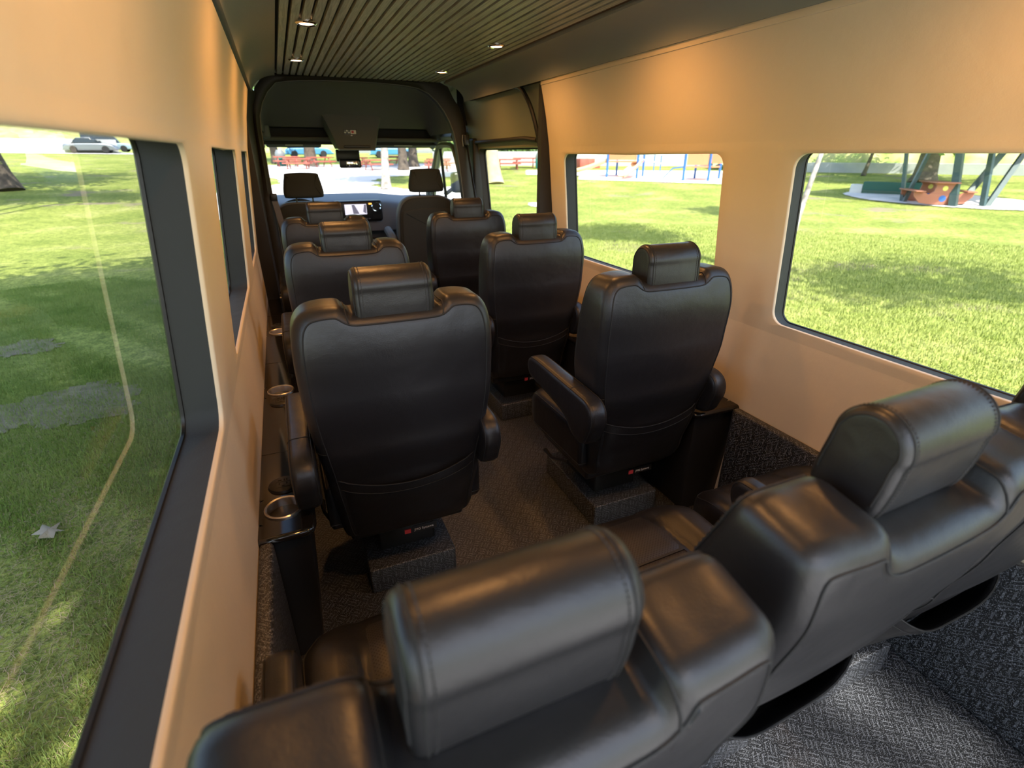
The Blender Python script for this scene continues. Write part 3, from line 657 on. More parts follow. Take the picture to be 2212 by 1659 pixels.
# ------------------------------------------------------------------ downlights
def downlight():
    r = empty('ceiling_light', (0, 0, 0)); r['category'] = 'ceiling light'
    MB().lathe([(0.028, 0.004), (0.028, -0.005), (0.037, -0.008), (0.043, -0.003), (0.043, 0.006)], (0, 0, 0), 32).build('chrome_ring', CHROME, r)
    MB().lathe([(0.0005, -0.0065), (0.020, -0.006), (0.029, -0.003)], (0, 0, 0), 24).build('lens', LED, r)
    L = bpy.data.lights.new('lamp_glow', 'SPOT'); L.energy = 10.5; L.color = (1.0, 0.45, 0.13); L.spot_size = math.radians(172); L.spot_blend = 0.9; L.shadow_soft_size = 0.03
    lo = bpy.data.objects.new('lamp_glow', L); link(lo, r); lo.location = (0, 0, -0.02)
    return r
dl = downlight()
spots = [(0.205, 2.60, 'round warm ceiling light, nearest of the two on the left side'), (0.200, 3.55, 'round warm ceiling light at the front left corner of the slatted ceiling'),
         (1.085, 2.74, 'round warm ceiling light, second nearest on the right side'), (1.075, 3.67, 'round warm ceiling light at the front right, farthest from the viewer'),
         (1.10, 1.77, 'round warm ceiling light cut off by the top edge of the photo'), (0.205, 1.68, 'round warm ceiling light above the near left seat, out of view'), (0.22, 0.55, 'round warm ceiling light above the rear bench, left, out of view'), (1.10, 0.55, 'round warm ceiling light above the rear bench, right, out of view')]
for i, (x, y, lb) in enumerate(spots): place(dl, i > 0, (x, y, CZ + 0.009), 0, lb, 'warm downlights in the slatted ceiling')

# ------------------------------------------------------------------ captain seats
def lerp(a, b, t): return a + (b - a) * t
def pw(z, T):
    if z <= T[0][0]: return T[0][1]
    for (a, va), (b, vb) in zip(T, T[1:]):
        if z <= b: t = (z - a) / (b - a); t = t * t * (3 - 2 * t); return va + (vb - va) * t
    return T[-1][1]
def make_seat(recline=0.0, rear=False):
    root = empty('captain_seat'); root['category'] = 'seat'
    YP, ZP = 0.12, 0.35; ca, sa = math.cos(recline), math.sin(recline)
    def tilt(p):
        x, y, z = p
        if recline == 0: return p
        dy, dz = y - YP, z - ZP; k = clampf((z - 0.25) / 0.10, 0, 1)
        return (x, y + (YP + dy * ca - dz * sa - y) * k, z + (ZP + dz * ca + dy * sa - z) * k)
    nf = 1.020 if not rear else 0.990
    half = [(0.0, nf), (0.108, nf + 0.001), (0.117, nf + 0.005), (0.129, 1.036), (0.138, 1.043), (0.185, 1.043), (0.226, 1.032), (0.252, 0.995), (0.261, 0.92), (0.260, 0.80), (0.253, 0.70), (0.238, 0.58), (0.226, 0.46), (0.215, 0.36), (0.208, 0.30), (0.188, 0.266), (0.08, 0.262)]
    if rear: half = [(0.0, nf), (0.104, nf + 0.001), (0.120, nf + 0.012), (0.136, 1.030), (0.185, 1.032), (0.240, 1.034), (0.268, 1.018), (0.274, 0.965)] + [(x * 1.03, z) for x, z in half[9:13]] + half[13:]
    left = [(-x, z) for x, z in half[::-1] if x > 0]
    pts = half + [(0.0, 0.263)] + left
    P = resample(np.array(catmull(pts, 8)), 340)
    area = 0.5 * np.sum(P[:, 0] * np.roll(P[:, 1], -1) - np.roll(P[:, 0], -1) * P[:, 1])
    if area < 0: P = P[::-1].copy()
    def fR(x, z): return pw(z, [(0.25, 0.115), (0.34, 0.088), (0.50, 0.055), (0.64, 0.024), (0.80, 0.006), (0.92, 0.0), (1.05, 0.016)]) - 0.010 * (1 - min(1, (x / 0.25) ** 2)) + 0.0
    def fF(x, z): 
        base = pw(z, [(0.25, 0.185), (0.45, 0.195), (0.70, 0.178), (0.85, 0.165), (1.05, 0.140)])
        return base + 0.022 * pw(abs(x), [(0.10, 0), (0.18, 1)]) * pw(z, [(0.4, 0.3), (0.7, 1), (0.98, 0.2)])
    V, Fc, info = pillow(P, fR, fF, 0.034, 0.034, lambda a, b: (0.0, clampf(b, 0.50, 0.80)), lambda a, b, d: tilt((a, d, b)), inner=10, rs=True)
    mesh('backrest', V, Fc, LEATHER, root, merge=1e-5)
    # piping and stitched seams
    B = MB(); RS = ringpts(info, 'R', 5)
    B.tube(RS, 0.0022, 6, closed=True); B.tube(ringpts(info, 'F', 3), 0.0022, 6, closed=True)
    def near(x, z): return int(np.argmin((P[:, 0] - x) ** 2 + (P[:, 1] - z) ** 2))
    for sx in (-1, 1): 
        B.tube(crosspts(info, near(sx * 0.132, 1.018), 5, 4), 0.002, 6)
        B.tube(crosspts(info, near(sx * 0.240, 0.64), 5, 4), 0.002, 6)
    B.build('piping', SEAMD, root)
    if True:
        B = MB(); Q = ringpts(info, 'F', 4)
        zmin = 0.95
        idx = [i for i in range(len(P)) if P[i][1] > 0.9 and abs(P[i][0]) > 0.135]
        for i in idx[::2]:
            a, b = Vector(Q[i]), Vector(Q[(i + 2) % len(Q)]); B.tube([a.lerp(b, 0.15), a.lerp(b, 0.75)], 0.0012, 5)
        if B.V: B.build('stitching', STITCH, root)
    # rear pocket
    V = []; nu, nv = 16, 8; gape = 0.006 if not rear else 0.030
    for j in range(nv + 1):
        v = j / nv
        for i in range(nu + 1):
            u = -1 + 2 * i / nu; wz = pw(0.53, [(0.25, 0.185), (0.54, 0.226)]) 
            ztop = (0.535 if not rear else 0.52) - (0.045 if not rear else 0.07) * (1 - u * u); z = ztop + (0.285 - ztop) * v
            wz = np.interp(z, [0.27, 0.32, 0.42, 0.54], [0.176, 0.184, 0.192, 0.206]); x = u * wz
            off = 0.003 + (0.006 + gape * (1 - v) ** 1.3) * (1 - u ** 4) + 0.004 * math.sin(PI * v) * (1 - u * u)
            V.append(tilt((x, fR(x, z) - off + (0.006 if abs(u) > 0.99 else 0), z)))
    m = nu + 1; Fc = [(j * m + i, j * m + i + 1, (j + 1) * m + i + 1, (j + 1) * m + i) for j in range(nv) for i in range(nu)]
    V2 = [(x, y + 0.003, z) for x, y, z in V]; n0 = len(V); Fc = Fc + [tuple(n0 + k for k in f[::-1]) for f in Fc] + [(i, i + 1, n0 + i + 1, n0 + i) for i in range(nu)]
    pk = mesh('seat_pocket', V + V2, Fc, LEATHER, root, autosharp=60)
    B = MB(); row = [V[i] for i in range(m)]; B.tube(row, 0.0022, 6)
    hem = []
    for i in range(m):
        a, b = Vector(V[i]), Vector(V[m + i]); c = Vector(V[2 * m + i]); hem.append(tuple(b.lerp(c, 0.1) + Vector((0, -0.001, 0))))
    B.tube(hem, 0.0012, 5); B.build('pocket_hem', SEAMD, pk)
    # headrest
    hz0 = 0.974 if not rear else 0.986; D = 0.098; y0 = 0.014 if not rear else 0.056
    o = [(0.020, 0.0), (0.008, 0.004), (0.001, 0.020), (0.0, 0.06), (0.003, 0.095)] + [(0.05 - 0.049 * math.cos(t), 0.100 + 0.052 * math.sin(t)) for t in np.linspace(0.15, PI - 0.12, 9)] + [(D, 0.085), (D - 0.001, 0.020), (D - 0.008, 0.004), (D - 0.020, 0.0)]
    P2 = resample(np.array(catmull(o, 5)), 80); area = 0.5 * np.sum(P2[:, 0] * np.roll(P2[:, 1], -1) - np.roll(P2[:, 0], -1) * P2[:, 1])
    if area < 0: P2 = P2[::-1].copy()
    hwid = 0.099 if not rear else 0.105
    V, Fc, inf2 = pillow(P2, lambda a, b: -hwid - 0.004 * math.exp(-((a - .05) ** 2 + (b - .07) ** 2) / .002), lambda a, b: hwid + 0.004 * math.exp(-((a - .05) ** 2 + (b - .07) ** 2) / .002), 0.013, 0.013, lambda a, b: (0.05, clampf(b, 0.045, 0.10)), lambda a, b, d: tilt((d, y0 + a, hz0 + b)), K=5, inner=5)
    hr = mesh('headrest', V, Fc, LEATHER, root, merge=1e-5)
    B = MB()
    for sd_ in ('R', 'F'):
        B.tube(ringpts(inf2, sd_, 0), 0.0016, 6, closed=True)
        q_ = inf2[sd_][4][0]; k0 = int(np.argmin(q_[:, 1])); rp = ringpts(inf2, sd_, 4); rp = rp[k0:] + rp[:k0]; qq = list(q_[k0:, 1]) + list(q_[:k0, 1])
        run = [p for p, zz in zip(rp, qq) if zz > 0.03]; B.tube(run, 0.0016, 6)
    B.build('piping', SEAMD, hr)
    B = MB(); Pn = inset(P2, -0.0006)
    for xx in (-hwid + 0.020, hwid - 0.020):
        for i in range(len(Pn)):
            a, b = Pn[i], Pn[(i + 1) % len(Pn)]
            if a[1] < 0.01: continue
            B.tube([tilt((xx, y0 + lerp(a[0], b[0], .1), hz0 + lerp(a[1], b[1], .1))), tilt((xx, y0 + lerp(a[0], b[0], .7), hz0 + lerp(a[1], b[1], .7)))], 0.0010, 4)
    B.build('stitching', STITCH, hr)
    MB().tube([tilt((-0.05, y0 + 0.05, 0.90)), tilt((-0.05, y0 + 0.05, 0.995))], 0.006).tube([tilt((0.05, y0 + 0.05, 0.90)), tilt((0.05, y0 + 0.05, 0.995))], 0.006).build('headrest_post', CHROME, hr)
    # cushion
    yA, yB = (0.12, 0.60) if not rear else (0.12, 0.63); cx = 0.245
    o = [(-cx, yA), (cx, yA), (cx + 0.006, yB - 0.10), (cx - 0.025, yB - 0.015), (cx - 0.08, yB + 0.003), (0, yB + 0.012), (-cx + 0.08, yB + 0.003), (-cx + 0.025, yB - 0.015), (-cx - 0.006, yB - 0.10)]
    P3 = resample(np.array(o, float), 110); P3 = inset(P3, 0.0001)
    def top(x, y): 
        return 0.455 + 0.028 * pw(abs(x), [(0.115, 0), (0.185, 1)]) * pw(y, [(yB - 0.10, 1), (yB, 0.35)]) - 0.03 * pw(y, [(yB - 0.14, 0), (yB, 1)]) - 0.006 * math.exp(-((abs(x) - 0.128) / 0.006) ** 2)
    V, Fc, inf3 = pillow(P3, lambda a, b: 0.30, top, 0.03, 0.042, lambda a, b: (clampf(a, -0.19, 0.19) * 0.6, clampf(b, yA + 0.2, yB - 0.22)), lambda a, b, d: (a, b, d), inner=12)
    cu_ = mesh('seat_cushion', V, Fc, LEATHER, root, merge=1e-5)
    MB().tube(ringpts(inf3, 'F', 2), 0.0022, 6, closed=True).tube(ringpts(inf3, 'R', 0), 0.002, 6, closed=True).build('piping', SEAMD, cu_)
    # perforated centre panel in two pieces
    for (ya_, yb_) in ((yA + 0.05, yB - 0.2205), (yB - 0.2195, yB - 0.035)):
        V = []; nx_, ny_ = 14, 10
        for j in range(ny_ + 1):
            for i in range(nx_ + 1):
                x = -0.120 + 0.240 * i / nx_; y = ya_ + (yb_ - ya_) * j / ny_; ex = min(1, (0.120 - abs(x)) / 0.02, (y - ya_) / 0.015 + 0.0, (yb_ - y) / 0.015)
                V.append((x, y, top(x, y) + (0.0052 * math.sqrt(max(0, ex)) - 0.002)))
        m = nx_ + 1; mesh('perforated_panel', V, [(j * m + i, j * m + i + 1, (j + 1) * m + i + 1, (j + 1) * m + i) for j in range(ny_) for i in range(nx_)], PERF, cu_)
    # armrests
    def armrest(root, sx):
        o = [(-0.035, 0.545), (-0.052, 0.59), (-0.045, 0.635), (-0.01, 0.662), (0.06, 0.668), (0.20, 0.672), (0.36, 0.676), (0.415, 0.668), (0.438, 0.640), (0.43, 0.605), (0.395, 0.585), (0.25, 0.570), (0.13, 0.548), (0.075, 0.505), (0.02, 0.495), (-0.02, 0.512)]
        P4 = resample(np.array(catmull(o, 6)), 90); area = 0.5 * np.sum(P4[:, 0] * np.roll(P4[:, 1], -1) - np.roll(P4[:, 0], -1) * P4[:, 1])
        if area < 0: P4 = P4[::-1].copy()
        if rear: P4 = np.c_[0.095 + (P4[:, 0] + 0.052) * 0.64, P4[:, 1] - 0.022]
        elif sx > 0: P4 = P4 + np.array([0.030, 0.0])
        xc_ = -0.284 if sx < 0 else 0.244; hh = (0.033 if sx < 0 else 0.029) if not rear else 0.028
        if rear: xc_ = sx * 0.262
        V, Fc, inf4 = pillow(P4, lambda a, b: xc_ - hh, lambda a, b: xc_ + hh, 0.018, 0.018, lambda a, b: (clampf(a, 0.03, 0.38), 0.6 + 0.02 * clampf(a, 0, 0.4)), lambda a, b, d: (d, a, b), K=4, inner=4)
        ar = mesh('armrest', V, Fc, LEATHER, root, merge=1e-5)
        B = MB(); B.tube(ringpts(inf4, 'R', 2), 0.0018, 5, closed=True); B.tube(ringpts(inf4, 'F', 2), 0.0018, 5, closed=True)
        i0 = int(np.argmin((P4[:, 0] - 0.10) ** 2 + (P4[:, 1] - 0.668) ** 2)); B.tube(crosspts(inf4, i0, 3, 3), 0.0018, 5); B.build('piping', SEAMD, ar)
        return ar
    if not rear: armrest(root, -1); armrest(root, 1)
    # frame, side valance, pedestal
    MB().box(-0.19, 0.19, 0.15, 0.52, 0.225, 0.31, 0.012).build('seat_frame', SATIN, root)
    MB().box(-0.10, 0.10, 0.22, 0.48, 0.0, 0.23, 0.008).build('pedestal', SATIN, root)
    MB().box(-0.150, 0.150, 0.13, 0.56, 0.0, 0.10, 0.006).build('floor_plate', RUBBER, root)
    MB().tube([(-0.245, 0.20, 0.30), (-0.26, 0.30, 0.26), (-0.262, 0.36, 0.265)], [0.006, 0.006, 0.01], 6).build('recline_lever', BLACKP, root)
    # maker's tag
    if not rear:
        tg = MB().box(0.0, 0.082, 0.104, 0.106, 0.236, 0.263).build('maker_tag', BLACKP, root, smooth=False)
        cv = bpy.data.curves.new('tag_text', 'FONT'); cv.body = 'JMG Systems'; cv.size = 0.0122; cv.align_x = 'LEFT'; cv.extrude = 0.0002
        to = bpy.data.objects.new('tmp', cv); COL.objects.link(to); bpy.context.view_layer.update()
        me = bpy.data.meshes.new_from_object(to.evaluated_get(bpy.context.evaluated_depsgraph_get())); bpy.data.objects.remove(to)
        me.transform(Matrix.Translation((0.006, 0.1032, 0.2445)) @ Matrix.Rotation(PI / 2, 4, 'X')); me.materials.clear(); me.materials.append(WHITE)
        link(bpy.data.objects.new('tag_text', me), tg)
        MB().box(-0.026, -0.006, 0.102, 0.105, 0.241, 0.257).build('tag_flag', RED, tg, smooth=False)
    return (root, armrest) if rear else root
XL, XR = 0.222, 1.100
protoA = make_seat(0.0)
rowsA = [(XL, 1.255, 'black leather captain seat, nearest one beside the left wall'), (XR, 1.255, 'black leather captain seat, nearest one on the right of the aisle, cup holder beside it'),
         (XL, 2.27, 'black leather captain seat, second from the viewer along the left wall'), (XR, 2.24, 'black leather captain seat in the middle of the right row, beside the wide side window'),
         (XL, 3.32, 'black leather captain seat directly behind the driver seat'), (XR, 3.27, 'black leather captain seat beside the sliding door, behind the front passenger seat')]
for i, (x, y, lb) in enumerate(rowsA): place(protoA, i > 0, (x, y, 0), 0, lb, 'captain seats in two rows')
protoB, arm_fn = make_seat(math.radians(11), True)
REARS = []
rowsB = [(0.130, 0.332, 'black leather rear seat in the foreground, next to the left wall'), (0.730, 0.372, 'black leather rear seat in the foreground, middle one of three'), (1.264, 0.385, 'black leather rear seat next to the right wall, cut off by the photo edge')]
for i, (x, y, lb) in enumerate(rowsB): rs_ = place(protoB, i > 0, (x, y, (-0.055, -0.025, -0.03)[i]), 0, lb, 'rear row of three seats'); REARS.append(rs_)
REARS[1].rotation_euler.z = math.radians(2); REARS[2].scale.x = 0.94
arm_fn(REARS[0], -1); arm_fn(REARS[1], 1)
# rear seats' floor plates sink with the seat; keep them on the floor
for o in bpy.data.objects:
    if o.parent and o.parent.get('group') == 'rear row of three seats' and o.name.startswith(('floor_plate', 'pedestal')): o.location.z = -o.parent.location.z

# ------------------------------------------------------------------ cab seats
def cab_seat(arm):
    root = empty('cab_seat'); root['category'] = 'seat'
    half = [(0.0, 1.045), (0.10, 1.045), (0.17, 1.03), (0.225, 0.985), (0.255, 0.90), (0.262, 0.78), (0.262, 0.60), (0.255, 0.42), (0.23, 0.34), (0.1, 0.33)]
    P = resample(np.array(catmull(half + [(0.0, 0.33)] + [(-x, z) for x, z in half[::-1] if x > 0], 6)), 100)
    if 0.5 * np.sum(P[:, 0] * np.roll(P[:, 1], -1) - np.roll(P[:, 0], -1) * P[:, 1]) < 0: P = P[::-1].copy()
    fR = lambda x, z: 0.02 - 0.06 * (z - 0.5) * 1.2 - 0.012 * (1 - (x / .26) ** 2); fF = lambda x, z: 0.17 - 0.07 * (z - 0.5)
    V, Fc, inf = pillow(P, fR, fF, 0.05, 0.05, lambda a, b: (0, clampf(b, .55, .8)), lambda a, b, d: (a, d, b))
    mesh('backrest', V, Fc, FABRICS, root, merge=1e-5)
    # darker shell on the rear
    Pi = inset(P, 0.03); Pi = Pi.copy(); Pi[:, 1] = np.minimum(Pi[:, 1], 0.93 + 0.02 * (1 - (Pi[:, 0] / .2) ** 2))
    V, Fc, _ = pillow(Pi, lambda x, z: fR(x, z) - 0.016, lambda x, z: fR(x, z) + 0.03, 0.012, 0.01, lambda a, b: (0, clampf(b, .55, .8)), lambda a, b, d: (a, d, b), K=3)
    sh = mesh('rear_shell', V, Fc, FABRIC, root, merge=1e-5)
    Pu = inset(P, 0.012); V, Fc, _ = pillow(Pu, lambda x, z: fR(x, z) - 0.006, lambda x, z: fR(x, z) + 0.04, 0.02, 0.01, lambda a, b: (0, clampf(b, .55, .8)), lambda a, b, d: (a, d, b), K=3)
    mesh('back_cover', V, Fc, FABRIC, root, merge=1e-5)
    o = [(-0.115, 1.075), (0.115, 1.075), (0.143, 1.095), (0.145, 1.13), (0.125, 1.225), (0.100, 1.252), (-0.100, 1.252), (-0.125, 1.225), (-0.145, 1.13), (-0.143, 1.095)]
    Ph = resample(np.array(catmull(o, 5)), 70)
    V, Fc, _ = pillow(Ph, lambda x, z: -0.035 + 0.02 * abs(x) * 2, lambda x, z: 0.06, 0.025, 0.03, lambda a, b: (clampf(a, -.08, .08), 1.163), lambda a, b, d: (a, d, b), K=4, inner=4)
    hr = mesh('headrest', V, Fc, FABRIC, root, merge=1e-5)
    for x in (-0.06, 0.06): MB().tube([(x, 0.01, 1.0), (x, 0.01, 1.12)], 0.006).build('headrest_post', BLACKP, hr)
    MB().box(-0.25, 0.25, 0.10, 0.60, 0.36, 0.50, 0.04).build('seat_cushion', FABRIC, root)
    MB().box(-0.22, 0.22, 0.06, 0.50, 0.0, 0.37, 0.02).build('seat_base', BLACKP, root)
    for sx in arm:
        B = MB().tube([(sx * 0.30, 0.02, 0.66), (sx * 0.30, 0.12, 0.70), (sx * 0.302, 0.30, 0.745), (sx * 0.302, 0.36, 0.73)], [0.032, 0.036, 0.034, 0.024], 10); ar = B.build('armrest', FABRICS, root)
        MB().box(sx * 0.30 - 0.03, sx * 0.30 + 0.03, -0.02, 0.05, 0.60, 0.69, 0.01).build('armrest_hinge', BLACKP, ar)
    return root
dr = cab_seat((1,)); dr.location = (0.165, 4.50, 0.0); dr['label'] = 'grey fabric driver seat seen from behind, head support against the windscreen'
ps = cab_seat((-1,)); ps.location = (1.135, 4.50, 0.02); ps['label'] = 'grey fabric front passenger seat with a raised armrest on its aisle side'

# ------------------------------------------------------------------ side consoles
def console(side, y0, y1, joints, cups, outlets, label):
    xw = wx(side, 0.45, -0.001); xi = xw - side * (0.142 if side < 0 else 0.215)
    r = empty('side_console', (0, 0, 0)); tag(r, label, 'console')
    top = 0.482; B = MB()
    # top board made of cells with round holes for the cups
    ys = [y0 + 0.012]; feats = sorted(cups); e_prev = y0 + 0.012
    xa, xb = min(xw, xi + side * 0.012), max(xw, xi + side * 0.012)
    segs = []
    for cy in feats:
        segs.append((e_prev, cy - 0.06, None)); segs.append((cy - 0.06, cy + 0.06, cy)); e_prev = cy + 0.06
    segs.append((e_prev, y1, None))
    cxp = xw - side * 0.064
    for a, b, cy in segs:
        if cy is None: B.add([(xa, a, top), (xb, a, top), (xb, b, top), (xa, b, top)], [(0, 1, 2, 3)])
        else:
            n = 32; O, I = [], []
            for k in range(n):
                t = 2 * PI * (k + 0.5) / n; c, s = math.cos(t), math.sin(t); I.append((cxp + 0.046 * c, cy + 0.046 * s, top))
                f = max(abs(c), abs(s)); ex = c / f; ey = s / f
                O.append(((xa + xb) / 2 + ex * (xb - xa) / 2, (a + b) / 2 + ey * (b - a) / 2, top))
            B.add(O + I, [(k, (k + 1) % n, n + (k + 1) % n, n + k) for k in range(n)])
    B.add([(xa, y0 + 0.012, top), (xb, y0 + 0.012, top), (xb, y0 + 0.012, top - 0.022), (xa, y0 + 0.012, top - 0.022)], [(0, 1, 2, 3)])
    B.build('console_top', GLOSS, r, smooth=False)
    # rounded nosing along the aisle and rear edge
    nose = [(xi + side * 0.012, y1, top - 0.012), (xi + side * 0.012, y0 + 0.035, top - 0.012), (xi + side * 0.016, y0 + 0.020, top - 0.012), (xi + side * 0.030, y0 + 0.012, top - 0.012), (xw, y0 + 0.012, top - 0.012)]
    MB().tube(nose, 0.0118, 12).build('nosing', GLOSS, r)
    # tapered body
    V = []
    for z, ins, ry in ((top - 0.02, 0.016, 0.02), (0.24, 0.024, 0.028), (0.0, 0.045, 0.045)):
        xi_ = xi + side * ins
        V += [(xw, y0 + ry, z), (xi_ + side * 0.02, y0 + ry, z), (xi_ + side * 0.005, y0 + ry + 0.006, z), (xi_, y0 + ry + 0.02, z), (xi_, y1, z), (xw, y1, z)]
    m = 6; Fc = [(j * m + i, j * m + (i + 1) % m, (j + 1) * m + (i + 1) % m, (j + 1) * m + i) for j in range(2) for i in range(m)] + [tuple(range(m)), tuple(2 * m + i for i in range(m))]
    mesh('console_body', V, Fc, SATIN, r, autosharp=30)
    for j in joints: MB().box(xa, xb, j - 0.0008, j + 0.0008, top - 0.001, top + 0.0006).build('joint', GROOVE, r, smooth=False)
    for cy in cups:
        MB().lathe([(0.0005, -0.075), (0.036, -0.075), (0.040, -0.071), (0.0440, -0.002), (0.0450, 0.004), (0.0490, 0.0065), (0.0520, 0.004), (0.0520, 0.0)], (cxp, cy, top), 48).build('cup_holder', STEEL, r)
    for oy in outlets:
        o_ = MB().lathe([(0.0005, 0.010), (0.034, 0.010), (0.040, 0.007), (0.043, 0.0)], (cxp, oy, top), 36).build('power_outlet', BLACKP, r)
        B = MB(); z = top + 0.0102
        B.box(cxp - 0.012, cxp - 0.008, oy - 0.008, oy + 0.001, z, z + 0.0004).box(cxp + 0.008, cxp + 0.012, oy - 0.008, oy + 0.001, z, z + 0.0004).box(cxp - 0.004, cxp + 0.004, oy - 0.018, oy - 0.013, z, z + 0.0004)
        for a, b, c, d in ((-0.019, 0.019, 0.005, 0.006), (-0.019, 0.019, -0.023, -0.022), (-0.020, -0.019, -0.023, 0.006), (0.019, 0.020, -0.023, 0.006), (-0.014, -0.004, 0.012, 0.018), (0.002, 0.005, 0.011, 0.021), (0.009, 0.012, 0.011, 0.021)):
            B.box(cxp + a, cxp + b, oy + c, oy + d, z, z + 0.0004)
        B.build('socket_slots', GROOVE, o_, smooth=False)
    return r
console(-1, 1.185, 3.98, [1.63, 2.50, 3.34], [1.31, 2.15, 2.99, 3.83], [1.425, 2.035, 3.10], 'long glossy black console ledge with steel cup holders along the left wall')
console(1, 1.295, 1.70, [], [1.405], [1.52], 'short black console with a steel cup holder beside the nearest right seat')
console(1, 2.10, 2.84, [], [2.24], [2.36], 'black console with a steel cup holder against the right wall, beside the middle right seat')

# ------------------------------------------------------------------ outdoors: ground
def TZ(x, y):
    r = np.hypot(x, y); s = np.clip(r - 20, 0, 55)
    return -0.7 + 0.045 * s * (s / (s + 4))
def terrain(name, xs, ys, mask, m, lift=0.0):
    X, Y = np.meshgrid(xs, ys); Z = TZ(X, Y) + lift; nx, ny = len(xs), len(ys); idx = -np.ones((ny, nx), int); V = []; Fc = []
    ok = mask(X, Y)
    V = np.c_[X.ravel(), Y.ravel(), Z.ravel()].tolist()
    for j in range(ny - 1):
        for i in range(nx - 1):
            if ok[j, i]: Fc.append((j * nx + i, j * nx + i + 1, (j + 1) * nx + i + 1, (j + 1) * nx + i))
    bm = None
    o = mesh(name, V, Fc, m, recalc=False)
    me = o.data; bm = bmesh.new(); bm.from_mesh(me); bmesh.ops.delete(bm, geom=[v for v in bm.verts if not v.link_faces], context='VERTS'); bm.to_mesh(me); bm.free()
    return o
ax = np.concatenate([np.linspace(-160, -30, 27)[:-1], np.linspace(-30, 60, 91), np.linspace(60, 190, 27)[1:]])
struct(terrain('lawn', ax, np.concatenate([np.linspace(-40, -10, 7)[:-1], np.linspace(-10, 100, 111), np.linspace(100, 200, 21)[1:]]), lambda X, Y: X > -999, LAWN))
def ell(cx, cy, rx, ry, wob=0.12):
    def f(X, Y):
        a = np.arctan2(Y - cy, X - cx); k = 1 + wob * np.sin(3 * a + cx) + wob * 0.6 * np.sin(7 * a + cy) + wob * 0.3 * np.sin(17 * a)
        return ((X - cx) / rx) ** 2 + ((Y - cy) / ry) ** 2 < k
    return f
isl = [ell(8.6, 33.5, 3.6, 4.2, 0.25), ell(-4.6, 36, 4.5, 5.5, 0.1)]
def pavemask(X, Y):
    a = (Y > 21 + 0.15 * X) & (Y < 51) & (X > -3.0) & (X < 0.315 * Y + 0.2)
    for f in isl: a &= ~f(X, Y)
    return a
struct(terrain('paved_lot', np.arange(-10, 17, 0.12), np.arange(19, 54, 0.2), pavemask, PAVE, 0.03))
struct(terrain('rear_bounce_ground', np.arange(-6, 8, 0.5), np.arange(-16, -1.0, 0.5), lambda X, Y: X > -99, PAVE, 0.03))  # unseen pale ground, added to bounce light onto the rear seat backs
def sandmask(X, Y):
    r = np.hypot(X, Y); a = np.degrees(np.arctan2(X, Y)); 
    return (r > 33.8 + (46 - a) * 0.14 + (a < 30) * 3) & (r < 44.2) & (a > 24.5) & (a < 47.5)
struct(terrain('play_area', np.arange(14, 36, 0.15), np.arange(20, 42, 0.15), sandmask, SAND, 0.03))
struct(terrain('concrete_pad', np.arange(21, 31, 0.1), np.arange(8, 20, 0.1), ell(26.0, 14.2, 2.4, 3.9, 0.05), CONC, 0.03))
struct(terrain('worn_patch', np.arange(9, 12, 0.1), np.arange(18, 24, 0.1), ell(10.3, 20.9, 0.55, 0.95, 0.15), SAND, 0.03))
struct(terrain('far_path', np.arange(-40, 5, 0.4), np.arange(55, 80, 0.4), lambda X, Y: (np.abs(Y - 70 + 0.0 * X) < 1.4) & (X < -4), PAVE, 0.04))
# low white wall and hillside far right and ahead
def arcwall(name, m, a0, a1, r, z0, z1, thick=0.3, wig=0.0):
    B = MB(); n = 60; V = []
    for i in range(n + 1):
        a = math.radians(a0 + (a1 - a0) * i / n); 
        for rr in (r, r + thick):
            for k, z in enumerate((z0, z1)):
                x, y = rr * math.sin(a), rr * math.cos(a); V.append((x, y, float(TZ(x, y)) + z))
    Fc = []
    for i in range(n):
        for f in ((0, 1, 5, 4), (2, 6, 7, 3), (1, 3, 7, 5)): Fc.append(tuple(i * 4 + k for k in f))
    B.add(V, Fc); return B.build(name, m, smooth=False)
o = arcwall('retaining_wall', WALLW, 46, 78, 44.5, -0.3, 0.62); tag(o, 'low white retaining wall below the hillside, seen through the near right window', 'wall')
o = arcwall('garden_wall', WALLW, 15, 45.5, 50, -0.3, 1.15); tag(o, 'white block wall behind the playground', 'wall')
o = arcwall('boundary_wall', WALLW, -26, -12, 74, -0.3, 1.3); tag(o, 'pale fence panels behind the far lawn, seen through the near left window', 'fence')
def hill(name, a0, a1, r0, r1, h, m):
    V = []; n, k = 60, 14
    for i in range(n + 1):
        for j in range(k + 1):
            a = math.radians(a0 + (a1 - a0) * i / n); r = r0 + (r1 - r0) * j / k; x, y = r * math.sin(a), r * math.cos(a)
            V.append((x, y, float(TZ(x, y)) + 0.25 + h * (j / k) ** 0.8 + 0.3 * math.sin(i * 1.7 + j)))
    return mesh(name, V, [(i * (k + 1) + j, (i + 1) * (k + 1) + j, (i + 1) * (k + 1) + j + 1, i * (k + 1) + j + 1) for i in range(n) for j in range(k)], m)
struct(hill('hillside', 43, 82, 45.5, 75, 9.0, HILL)); struct(hill('far_slope', -50, 43, 78, 115, 8, HILL))

